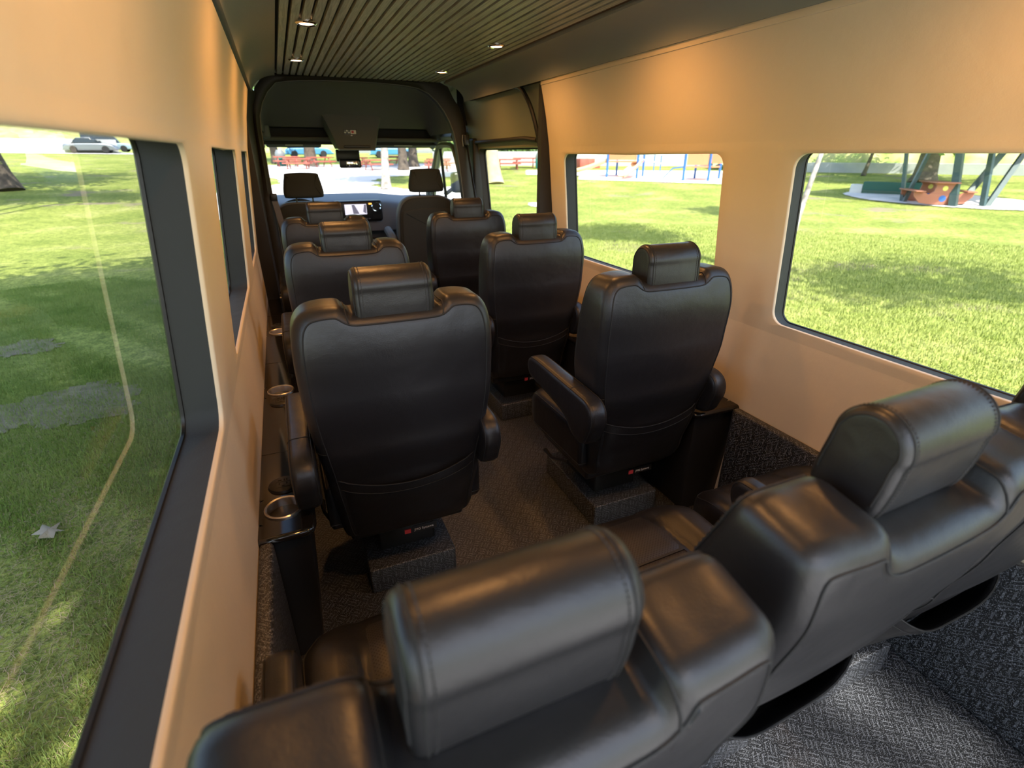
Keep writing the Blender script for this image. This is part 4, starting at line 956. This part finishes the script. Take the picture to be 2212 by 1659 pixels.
# grass blades close to the van (one mass of grass)
def blades(name, n, region, h0, h1, wdt, m, lean=0.5):
    P = region(n); n = len(P); z = TZ(P[:, 0], P[:, 1]); a = RNG.uniform(0, 2 * PI, n); h = RNG.uniform(h0, h1, n); ww = wdt * RNG.uniform(.6, 1.3, n)
    la = RNG.uniform(0, 2 * PI, n); le = h * RNG.uniform(0, lean, n)
    dx, dy = np.cos(a) * ww, np.sin(a) * ww
    V = np.empty((n, 3, 3)); V[:, 0] = np.c_[P[:, 0] - dx, P[:, 1] - dy, z]; V[:, 1] = np.c_[P[:, 0] + dx, P[:, 1] + dy, z]
    V[:, 2] = np.c_[P[:, 0] + np.cos(la) * le, P[:, 1] + np.sin(la) * le, z + h]
    me = bpy.data.meshes.new(name); me.vertices.add(n * 3); me.vertices.foreach_set('co', V.ravel())
    me.loops.add(n * 3); me.loops.foreach_set('vertex_index', np.arange(n * 3)); me.polygons.add(n); me.polygons.foreach_set('loop_start', np.arange(n) * 3); me.polygons.foreach_set('loop_total', np.full(n, 3))
    me.update(); me.validate(); me.materials.append(m); o = link(bpy.data.objects.new(name, me)); return o
def wedge(a0, a1, r0, r1, p=0.9):
    def f(n):
        a = np.radians(RNG.uniform(a0, a1, n)); r = r0 + (r1 - r0) * RNG.uniform(0, 1, n) ** p; return np.c_[r * np.sin(a), r * np.cos(a)]
    return f
def patchy(reg, thr):
    def f(n):
        P = reg(n); v = np.sin(P[:, 0] * 2.1 + 1.3 * np.sin(P[:, 1] * 1.7)) + np.sin(P[:, 1] * 1.3 + 2 * np.sin(P[:, 0] * 0.9)) + 0.8 * np.sin(P[:, 0] * 7 + P[:, 1] * 5); return P[v + RNG.normal(0, .5, len(P)) < thr]
    return f
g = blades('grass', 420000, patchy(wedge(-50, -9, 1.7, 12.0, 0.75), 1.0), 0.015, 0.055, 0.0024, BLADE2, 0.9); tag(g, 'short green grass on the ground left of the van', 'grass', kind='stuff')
g = blades('grass', 220000, wedge(22, 84, 6.5, 18, 0.8), 0.03, 0.065, 0.006, BLADE, 0.7); tag(g, 'bright sunlit grass right of the van', 'grass', kind='stuff')
g = blades('fallen_needles', 45000, wedge(-50, -9, 1.7, 5.5, 0.6), 0.004, 0.02, 0.0016, STRAW, 6.0); tag(g, 'dry brown needles scattered on the ground close to the left side', 'needles', kind='stuff')
EARTH = mat('dry_earth', (0.17, 0.135, 0.085), 0.95, bump=(40, 1.0, 0.02), var=(9, (0.28, 0.23, 0.15), 0.2))
struct(terrain('bare_earth', np.arange(-4, -0.6, 0.06), np.arange(1.6, 9, 0.06), lambda X, Y: ell(-2.2, 5.35, 0.75, 0.45, 0.3)(X, Y) | ell(-3.1, 7.4, 0.35, 0.3, 0.3)(X, Y), EARTH, 0.012))
# a fallen leaf
V = []
lf = [(0, -0.10), (0.03, -0.05), (0.09, -0.05), (0.05, 0.0), (0.10, 0.05), (0.04, 0.05), (0.0, 0.12), (-0.035, 0.05), (-0.09, 0.06), (-0.05, 0.0), (-0.08, -0.05), (-0.03, -0.05)]
lo = mesh('fallen_leaf', [(0, 0, 0.02)] + [(x, y, 0.012 * math.sin(i * 2.1)) for i, (x, y) in enumerate(lf)], [(0, 1 + i, 1 + (i + 1) % 12) for i in range(12)], mat('dry_leaf', (0.36, 0.32, 0.25), 0.9)); lo.location = (-1.6, 3.3, -0.67); lo.rotation_euler = (0.15, 0.1, 0.6); lo.scale = (0.75, 0.75, 1)
tag(lo, 'single pale dry leaf lying on the grass left of the van', 'leaf')

# ------------------------------------------------------------------ trees
def leaves(center, rad, n, size, m, name, parent, clusters=26):
    C = np.array(center); R = np.array(rad)
    u = RNG.normal(size=(clusters, 3)); u /= np.linalg.norm(u, axis=1)[:, None]; cc = C + u * R * RNG.uniform(0.35, 0.85, (clusters, 1))
    k = RNG.integers(0, clusters, n); p = cc[k] + RNG.normal(size=(n, 3)) * R * 0.20
    a = RNG.normal(size=(n, 3)); a /= np.linalg.norm(a, axis=1)[:, None]; b = np.cross(a, RNG.normal(size=(n, 3))); b /= np.linalg.norm(b, axis=1)[:, None]
    s = size * RNG.uniform(0.6, 1.3, (n, 1)); V = np.stack([p - a * s, p + b * s * .5, p + a * s, p - b * s * .5], 1)
    me = bpy.data.meshes.new(name); me.vertices.add(n * 4); me.vertices.foreach_set('co', V.ravel()); me.loops.add(n * 4); me.loops.foreach_set('vertex_index', np.arange(n * 4))
    me.polygons.add(n); me.polygons.foreach_set('loop_start', np.arange(n) * 4); me.polygons.foreach_set('loop_total', np.full(n, 4)); me.update(); me.materials.append(m)
    return link(bpy.data.objects.new(name, me), parent), cc
def tree(base, top, r0, r1, crown, crad, nleaf, lsize, bark, leafm, label, group=None, branches=5, name='tree', bend=0.0):
    z = float(TZ(base[0], base[1])); root = empty(name, (base[0], base[1], z - 0.05)); tag(root, label, 'tree', group)
    b = Vector((0, 0, 0)); t = Vector((top[0] - base[0], top[1] - base[1], top[2] - z)); pts, rr = [], []
    for i in range(9):
        f = i / 8; p = b.lerp(t, f); p.x += bend * math.sin(PI * f); pts.append(p); flare = 1 + 0.4 * math.exp(-f * 14); rr.append(lerp(r0, r1, f) * flare)
    B = MB().tube(pts, rr, 14); 
    tk = B.build('trunk', bark, root)
    cr, cc = leaves(np.array(crown) - np.array(root.location), crad, nleaf, lsize, leafm, 'crown', root)
    B = MB()
    for i in range(branches):
        c = Vector(cc[i]); s = pts[5 + i % 4]; md = s.lerp(c, 0.5) + Vector((0, 0, 0.2)); B.tube([s, md, c], [r1 * 0.7, r1 * 0.45, r1 * 0.15], 7)
    if branches: B.build('branches', bark, root)
    return root
# trees seen through the windows
tree((-11.9, 33.0), (-13.6, 34.5, 6.2), 0.50, 0.30, (-12.5, 33.5, 8.5), (5, 6, 2.6), 5000, 0.28, BARK, LEAFD, 'large dark tree trunk at the left edge, rooted in the shaded lawn', bend=0.15)
tree((13.85, 11.17), (15.9, 12.1, 3.3), 0.085, 0.05, (16.0, 12.2, 4.3), (1.6, 1.6, 1.3), 2500, 0.12, BARKP, LEAF, 'thin leaning pale birch-like tree close to the near right window')
tree((32.5, 18.8), (33.6, 19.6, 4.2), 0.55, 0.3, (33.5, 19.5, 4.4), (5.0, 5.0, 2.3), 6000, 0.26, BARK, LEAF, 'thick brown tree trunk behind the shelter posts, sunlit crown', bend=0.1)
tree((34.8, 23.8), (36.5, 24.4, 3.2), 0.12, 0.07, (36.3, 24.3, 3.6), (3.0, 3.0, 1.6), 3500, 0.2, BARK, LEAF, 'small dark-stemmed tree in front of the white retaining wall')
tree((5.35, 30.1), (5.9, 32.0, 4.2), 0.23, 0.15, (5.9, 32.0, 6.0), (3.4, 3.4, 2.0), 3500, 0.22, BARKP, LEAFD, 'pale tree trunk on the grass island ahead of the windscreen')
tree((9.3, 43.8), (9.5, 45.0, 5.5), 0.36, 0.24, (9.5, 45.0, 7.5), (4.5, 4.5, 2.2), 3500, 0.26, BARK, LEAFD, 'broad grey tree trunk standing among the picnic tables, right of the pale trunk')
tree((0.15, 54.0), (-0.3, 55.0, 5.5), 0.38, 0.22, (-0.2, 55, 7.5), (4, 4, 2), 2500, 0.26, BARK, LEAFD, 'dark leaning tree trunk at the far left of the windscreen view')
tree((2.8, 50.4), (2.9, 51.0, 5.5), 0.5, 0.3, (2.9, 51, 8.0), (4.5, 4.5, 2.2), 3000, 0.26, BARK, LEAFD, 'dark tree trunk in front of the blue car ahead')
tree((10.9, 47.2), (11.1, 48.0, 5.5), 0.4, 0.25, (11.1, 48, 7.6), (3.5, 3.5, 2.2), 2500, 0.26, BARK, LEAFD, 'dark tree trunk at the right end of the far picnic tables')
tree((12.2, 31.3), (12.3, 33.0, 5.0), 0.42, 0.34, (12.0, 33.0, 6.6), (3.2, 3.2, 1.8), 3000, 0.24, BARKY, LEAF, 'pale yellow sunlit tree trunk seen through the sliding door window')
tree((27.2, 46.2), (27.4, 46.6, 4.5), 0.28, 0.16, (27.4, 46.6, 6.0), (3.2, 3.2, 1.8), 2500, 0.24, BARK, LEAF, 'thin dark tree behind the white block wall by the red box')
# shade trees whose trunks stand outside the picture
tree((-4.6, -2.0), (-3.8, -0.8, 6.2), 0.4, 0.22, (-3.6, -0.8, 7.4), (4.4, 8.0, 2.2), 60000, 0.19, BARK, LEAFD, 'large spreading shade tree beside the van, above the left windows', bend=0.2)
tree((-10.2, 17.0), (-10.2, 17.4, 6.5), 0.4, 0.22, (-10.6, 24.0, 7.5), (5.5, 3.4, 1.8), 8000, 0.22, BARK, LEAFD, 'shade tree out of view whose shadow crosses the left lawn')
tree((8.15, 7.75), (8.8, 7.6, 4.6), 0.14, 0.08, (8.7, 8.4, 5.6), (2.2, 1.9, 1.1), 3000, 0.14, BARK, LEAF, 'slim tree hidden behind the right window pillar, shading the lawn')
tree((11.5, -0.8), (11.0, -0.2, 4.6), 0.3, 0.16, (10.4, 0.6, 6.0), (3.0, 2.0, 1.1), 2600, 0.13, BARK, LEAF, 'shade tree out of view behind the right edge of the picture')
tree((1.2, -12.5), (1.0, -11.2, 9.0), 0.3, 0.15, (0.8, -9.3, 12.8), (1.8, 1.2, 1.2), 420, 0.14, BARK, LEAFD, 'shade tree out of view behind the van')

def bush(x, y, r, label):
    z = float(TZ(x, y)); rt = empty('bush', (x, y, z)); tag(rt, label, 'bush', 'bushes behind the white wall')
    leaves(np.array((0, 0, r * 0.6)), (r, r, r * 0.65), 1600, 0.22, LEAFD, 'foliage', rt, clusters=14)
    MB().tube([(0, 0, 0), (0, 0, r * 0.6)], 0.08, 6).build('stem', BARK, rt)
for x, y, r, lb in ((17.0, 52.0, 2.6, 'dark green bush behind the white wall, left of the yellow trunk'), (21.6, 49.5, 2.2, 'dark green bush behind the white wall above the green bin'), (29.5, 45.5, 1.9, 'low green bush behind the white wall, left of the play tower'), (38.5, 37.5, 2.0, 'low green bush behind the white wall at the right end of the play area')): bush(x, y, r, lb)

# ------------------------------------------------------------------ picnic tables
def picnic_table():
    r = empty('picnic_table'); r['category'] = 'picnic table'
    MB().box(-1.0, 1.0, -0.36, 0.36, 0.68, 0.78, 0.01).build('tabletop', TABLER, r)
    for s in (-1, 1): MB().box(-1.0, 1.0, s * 0.72 - 0.14, s * 0.72 + 0.14, 0.38, 0.47, 0.01).build('bench', TABLER, r)
    for s in (-0.7, 0.7):
        B = MB(); B.tube([(s, -0.62, 0.0), (s, -0.22, 0.70)], 0.045, 6); B.tube([(s, 0.62, 0.0), (s, 0.22, 0.70)], 0.045, 6); B.box(s - 0.03, s + 0.03, -0.82, 0.82, 0.36, 0.43); B.build('leg_frame', TABLER, r)
    return r
pt = picnic_table()
tabs = [(0.9, 49.6, 0.1, 'red picnic table at the left end of the row ahead of the windscreen'), (3.4, 48.6, 0.5, 'red picnic table left of the rear view mirror, ahead'), (1.6, 46.6, -0.2, 'red picnic table between the first two far tables ahead'),
        (6.1, 47.6, 0.15, 'red picnic table right behind the rear view mirror'), (7.3, 44.2, 0.3, 'red picnic table left of the broad tree trunk ahead'), (11.6, 42.0, -0.2, 'red picnic table right of the broad tree trunk ahead'), (9.6, 49.5, 0.4, 'red picnic table farthest behind the broad tree trunk'), (12.4, 44.4, 0.2, 'red picnic table at the right end of the row ahead of the windscreen'),
        (15.2, 44.6, 0.1, 'red picnic table left of the pale yellow trunk in the sliding door window'), (17.5, 41.8, -0.35, 'nearest red picnic table in the sliding door window, right of the yellow trunk'), (19.5, 43.0, -0.45, 'red picnic table beside the green bin')]
for i, (x, y, rz, lb) in enumerate(tabs): place(pt, i > 0, (x, y, float(TZ(x, y)) + 0.02), rz, lb, 'red picnic tables in the park')
def bin_(x, y, label):
    r = empty('litter_bin', (x, y, float(TZ(x, y)))); tag(r, label, 'litter bin')
    MB().lathe([(0.001, 0), (0.36, 0), (0.38, 0.75), (0.36, 0.78), (0.001, 0.78)], (0, 0, 0), 20).build('drum', GREENB, r)
    MB().lathe([(0.38, 0.78), (0.39, 0.92), (0.36, 1.05), (0.25, 1.25), (0.001, 1.28)], (0, 0, 0), 20).build('lid', GREYP, r)
bin_(20.3, 41.7, 'dark green litter bin beside the picnic tables in the sliding door window'); bin_(0.45, 50.4, 'dark green litter bin left of the far picnic tables ahead')
rb = empty('red_planter', (23.9, 40.2, float(TZ(23.9, 40.2)))); tag(rb, 'low red box with a stepped end behind the play area', 'planter')
MB().box(-0.9, 0.5, -0.5, 0.5, 0, 0.75, 0.03).build('large_box', TABLER, rb); MB().box(0.5, 1.1, -0.4, 0.4, 0, 0.4, 0.03).build('step', TABLER, rb)

# curved-sided picnic table under the shelter
r = empty('curved_picnic_table', (24.6, 13.6, float(TZ(24.6, 13.6)) + 0.03), math.radians(49)); tag(r, 'terracotta picnic table with curved cut-out side panels under the shelter', 'picnic table')
MB().box(-0.95, 0.95, -0.40, 0.40, 0.78, 0.83, 0.015).build('tabletop', TERRA, r)
for s in (-1, 1): MB().box(-0.95, 0.95, s * 0.85 - 0.17, s * 0.85 + 0.17, 0.46, 0.51, 0.015).build('bench', TERRA, r)
def sidepanel(s):
    o_ = [(-1.0, 0.46), (-0.98, 0.30), (-0.75, 0.05), (-0.4, 0.0), (0.4, 0.0), (0.75, 0.05), (0.98, 0.30), (1.0, 0.46), (0.66, 0.46), (0.50, 0.36), (0.34, 0.48), (0.30, 0.70), (0.38, 0.78), (-0.38, 0.78), (-0.30, 0.70), (-0.34, 0.48), (-0.50, 0.36), (-0.66, 0.46)]
    x = s * 0.72; V = [(x - 0.03, y, z) for y, z in o_] + [(x + 0.03, y, z) for y, z in o_]; n = len(o_)
    p = mesh('side_panel', V, [tuple(range(n)), tuple(range(n, 2 * n))[::-1]] + [(i, (i + 1) % n, n + (i + 1) % n, n + i) for i in range(n)], TERRA, r, smooth=False)
    MB().lathe([(0.001, 0.036), (0.12, 0.036), (0.12, -0.036), (0.001, -0.036)], (x, 0.0, 0.22), 20, 'x').build('blue_disc', BLUEP, p)
    MB().lathe([(0.001, 0.034), (0.09, 0.034), (0.09, -0.034), (0.001, -0.034)], (x, 0.0, 0.60), 20, 'x').build('yellow_disc', mat('yellow_disc', (0.75, 0.72, 0.15), 0.6), p)
sidepanel(-1); sidepanel(1)
bn = MB().box(-1.2, 1.2, -0.25, 0.25, 0.0, 0.55, 0.03).build('dark_green_bench', mat('green_wood', (0.02, 0.10, 0.07), 0.6)); bn.location = (26.6, 16.6, float(TZ(26.2, 16.4))); bn.rotation_euler = (0, 0, math.radians(-60)); tag(bn, 'dark green low bench left of the shelter posts', 'bench')
MB().box(-1.7, -1.2, -0.25, 0.25, 0.0, 0.42, 0.03).build('pale_end_block', CONC, bn)

# shelter with raking steel posts
sh = empty('park_shelter', (0, 0, 0)); tag(sh, 'park shelter on raking dark green steel posts seen through the near right window', 'shelter')
for b, t, rr in (((24.34, 14.65, -0.5), (24.83, 15.31, 1.32), .09), ((24.20, 14.50, -0.5), (25.34, 14.78, 1.32), .09), ((24.28, 12.67, -0.5), (24.66, 13.20, 1.32), .17), ((24.65, 12.71, -0.5), (26.52, 12.79, 1.32), .14), ((25.06, 12.06, -0.5), (25.7, 12.66, 1.32), .12), ((25.19, 12.01, -0.5), (26.79, 12.21, 1.32), .12)):
    b, t = Vector(b), Vector(t); e_ = b + (t - b) * 1.9
    MB().tube([b, e_], rr, 4).build('post', BEAM, sh, smooth=False)
MB().box(23.4, 29.0, 10.8, 17.2, 2.85, 3.0).build('roof', BEAM, sh, smooth=False)

# blue fence posts on the hillside
for i, (a, lb) in enumerate(((51.9, 'thin blue post on the hillside left of the thick brown trunk'), (53.8, 'thin blue post on the hillside just beyond the leftmost shelter posts'), (60.9, 'thin blue post on the hillside between the right shelter posts'), (62.9, 'thin blue post on the hillside beside the rightmost shelter post'))):
    a = math.radians(a); r_ = 47.5; x, y = r_ * math.sin(a), r_ * math.cos(a)
    if i == 0: o = fp = MB().tube([(0, 0, -0.8), (0.0, 0, 1.6)], 0.05, 6).build('fence_post', BLUEP)
    else: o = fp.copy(); COL.objects.link(o)
    tag(o, lb, 'post', 'blue posts on the hillside'); o.location = (x, y, 1.35)
lp = MB().tube([(0, 0, 0), (0, 0, 5)], 0.05, 8).build('light_pole', mat('galvanised', (0.5, 0.52, 0.5), 0.5)); lp.location = (23.5, 18.0 + 1.9, float(TZ(23.5, 19.9))); tag(lp, 'slim grey pole on the lawn in front of the white wall', 'pole')

# ------------------------------------------------------------------ playground
pg = empty('playground_tower', (0, 0, 0)); tag(pg, 'blue and orange play tower with two tan slides beyond the lawn', 'playground')
def post(par, x, y, h=3.2): MB().tube([(x, y, float(TZ(x, y))), (x, y, float(TZ(x, y)) + h)], 0.075, 8).build('post', BLUEP, par)
P1 = [(20.6, 31.9), (21.75, 30.1), (22.1, 33.0), (23.1, 31.3)]
for x, y in P1: post(pg, x, y)
gz = float(TZ(21.8, 31.5)); MB().add([(x, y, gz + 0.95) for x, y in (P1[0], P1[1], P1[3], P1[2])] + [(x, y, gz + 1.03) for x, y in (P1[0], P1[1], P1[3], P1[2])], [(0, 1, 2, 3), (4, 7, 6, 5), (0, 4, 5, 1), (1, 5, 6, 2), (2, 6, 7, 3), (3, 7, 4, 0)]).build('platform', ORANGEP, pg, smooth=False)
def panel(par, p, q, z0, z1, m, nm='side_panel', inx=0.12):
    p, q = Vector(p), Vector(q); d = (q - p).normalized(); p = p + d * inx; q = q - d * inx; nrm = Vector((-d.y, d.x)) * 0.03
    V = [(*(p + s * nrm), z) for z in (z0, z1) for s in (-1, 1)] + [(*(q + s * nrm), z) for z in (z0, z1) for s in (-1, 1)]
    MB().add(V, [(0, 1, 3, 2), (4, 6, 7, 5), (0, 4, 5, 1), (2, 3, 7, 6), (0, 2, 6, 4), (1, 5, 7, 3)]).build(nm, m, par, smooth=False)
panel(pg, P1[0], P1[1], gz + 1.1, gz + 1.9, ORANGEP); panel(pg, P1[0], P1[2], gz + 1.1, gz + 1.9, ORANGEP)
def slide(par, a, b, name='slide'):
    a, b = Vector(a), Vector(b); d = (b - a); hd = Vector((d.x, d.y, 0)).normalized(); nn = Vector((-hd.y, hd.x, 0)); V = []
    n = 12
    for i in range(n + 1):
        t = i / n; p = a.lerp(b, t); p.z = b.z + (a.z - b.z) * (1 - t) ** 1.5
        for u, up in ((-0.30, 0.22), (-0.27, 0.0), (0.27, 0.0), (0.30, 0.22), (0.34, 0.22), (0.30, -0.05), (-0.30, -0.05), (-0.34, 0.22)): V.append(p + nn * u + Vector((0, 0, up)))
    mesh(name, V, [(i * 8 + k, i * 8 + (k + 1) % 8, (i + 1) * 8 + (k + 1) % 8, (i + 1) * 8 + k) for i in range(n) for k in range(8)], TANP, par)
slide(pg, (20.7, 32.2, gz + 1.0), (19.0, 34.0, float(TZ(19, 34)) + 0.25)); slide(pg, (22.0, 30.3, gz + 1.0), (20.6, 30.2, float(TZ(20.6, 30.2)) + 0.2))
pg2 = empty('playground_tower', (0, 0, 0)); tag(pg2, 'blue and pink play tower at the right end of the play area', 'playground')
P2_ = [(23.4, 27.5), (24.4, 26.4), (25.0, 28.3), (26.0, 27.2)]; gz2 = float(TZ(24.5, 27.3))
for x, y in P2_: post(pg2, x, y)
post(pg2, 24.9, 25.6, 1.2)
MB().add([(x, y, gz2 + 0.75) for x, y in (P2_[0], P2_[1], P2_[3], P2_[2])] + [(x, y, gz2 + 0.83) for x, y in (P2_[0], P2_[1], P2_[3], P2_[2])], [(0, 1, 2, 3), (4, 7, 6, 5), (0, 4, 5, 1), (1, 5, 6, 2), (2, 6, 7, 3), (3, 7, 4, 0)]).build('platform', ORANGEP, pg2, smooth=False)
panel(pg2, P2_[0], P2_[1], gz2 + 0.9, gz2 + 1.8, ORANGEP); panel(pg2, P2_[1], (24.9, 25.6), gz2 + 1.0, gz2 + 1.8, ORANGEP, 'climbing_panel', 0.02)
MB().tube([(23.4, 27.5, gz2 + 0.8), (23.0, 28.1, gz2 + 0.7), (22.7, 28.6, gz2 + 0.1)], 0.04, 6).build('curved_ladder', BLUEP, pg2)
nb = empty('rope_bridge', (0, 0, 0)); tag(nb, 'pale rope bridge on two thin blue posts joining the two play towers', 'rope bridge')
for h in (0.9, 1.4): MB().tube([(21.75, 30.1, gz + h + .3), (22.6, 28.8, gz + h), (23.4, 27.5, gz + h + .3)], 0.03, 5).build('rope', SAND, nb)
for x, y in ((22.9, 29.9), (23.2, 29.6)): MB().tube([(x, y, float(TZ(x, y))), (x, y, float(TZ(x, y)) + 2.6)], 0.035, 6).build('post', BLUEP, nb)

# ------------------------------------------------------------------ cars
def car(loc, rz, paint, label, L=4.4, H=1.42, van=False):
    r = empty('parked_car', loc, rz); tag(r, label, 'car')
    body = [(-L / 2, 0.35), (-L / 2 + 0.05, 0.75), (-L / 2 + 0.6, 0.88), (L / 2 - 1.1, 0.90), (L / 2 - 0.15, 0.72), (L / 2, 0.5), (L / 2 - 0.03, 0.28), (-L / 2 + 0.1, 0.25)]
    P = resample(np.array(catmull(body, 5)), 70)
    if 0.5 * np.sum(P[:, 0] * np.roll(P[:, 1], -1) - np.roll(P[:, 0], -1) * P[:, 1]) < 0: P = P[::-1].copy()
    V, Fc, _ = pillow(P, lambda a, b: -0.86, lambda a, b: 0.86, 0.10, 0.10, lambda a, b: (clampf(a, -L / 2 + 0.3, L / 2 - 0.3), 0.55), lambda a, b, d: (a, d, b), K=3, inner=3)
    mesh('body', V, Fc, paint, r, merge=1e-4)
    rf = [(-L / 2 + (0.25 if van else 0.7), 0.85), (-L / 2 + (0.35 if van else 1.15), H - 0.05), (-0.3, H), (L / 2 - 1.9, H - 0.04), (L / 2 - 1.15, 0.88)]
    P = resample(np.array(rf, float), 50)
    if 0.5 * np.sum(P[:, 0] * np.roll(P[:, 1], -1) - np.roll(P[:, 0], -1) * P[:, 1]) < 0: P = P[::-1].copy()
    V, Fc, _ = pillow(P, lambda a, b: -0.72, lambda a, b: 0.72, 0.08, 0.08, lambda a, b: (clampf(a, -1.2, 0.8), 0.9 + (H - 0.9) * 0.5), lambda a, b, d: (a, d * (1 - 0.15 * (b - 0.85)), b), K=3, inner=3)
    mesh('windows', V, Fc, CARG, r, merge=1e-4)
    MB().box(-L / 2 + (0.4 if van else 1.2), L / 2 - 1.95, -0.60, 0.60, H - 0.06, H + 0.02, 0.02).build('roof', paint, r)
    for sx in (-L / 2 + 0.85, L / 2 - 0.85):
        for sy in (-0.80, 0.80): MB().lathe([(0.001, -0.11), (0.30, -0.11), (0.33, -0.07), (0.33, 0.07), (0.30, 0.11), (0.001, 0.11)], (sx, sy, 0.33), 20, 'y').build('wheel', TYRE, r)
    return r
car((-17.4, 71.0, float(TZ(-17, 71)) + 0.05), math.radians(2), CARS, 'silver saloon car on the far road, seen through the near left window')
car((-16.6, 74.0, float(TZ(-16, 74)) + 0.05), math.radians(2), CARW, 'pale blue van parked behind the silver car', 4.8, 2.1, True)
car((-27.5, 74.0, float(TZ(-27, 74)) + 0.05), math.radians(4), CARW, 'pale car at the far left edge, partly hidden by the tree trunk')
car((3.4, 63.5, float(TZ(3.4, 63.5)) + 0.05), math.radians(3), CARB, 'blue car left of the rear view mirror, beyond the picnic tables', 4.6, 1.7, True)
car((12.0, 62.0, float(TZ(12, 62)) + 0.05), math.radians(-5), CARB, 'dark blue car beyond the picnic tables on the right of the windscreen', 4.6, 1.7, True)
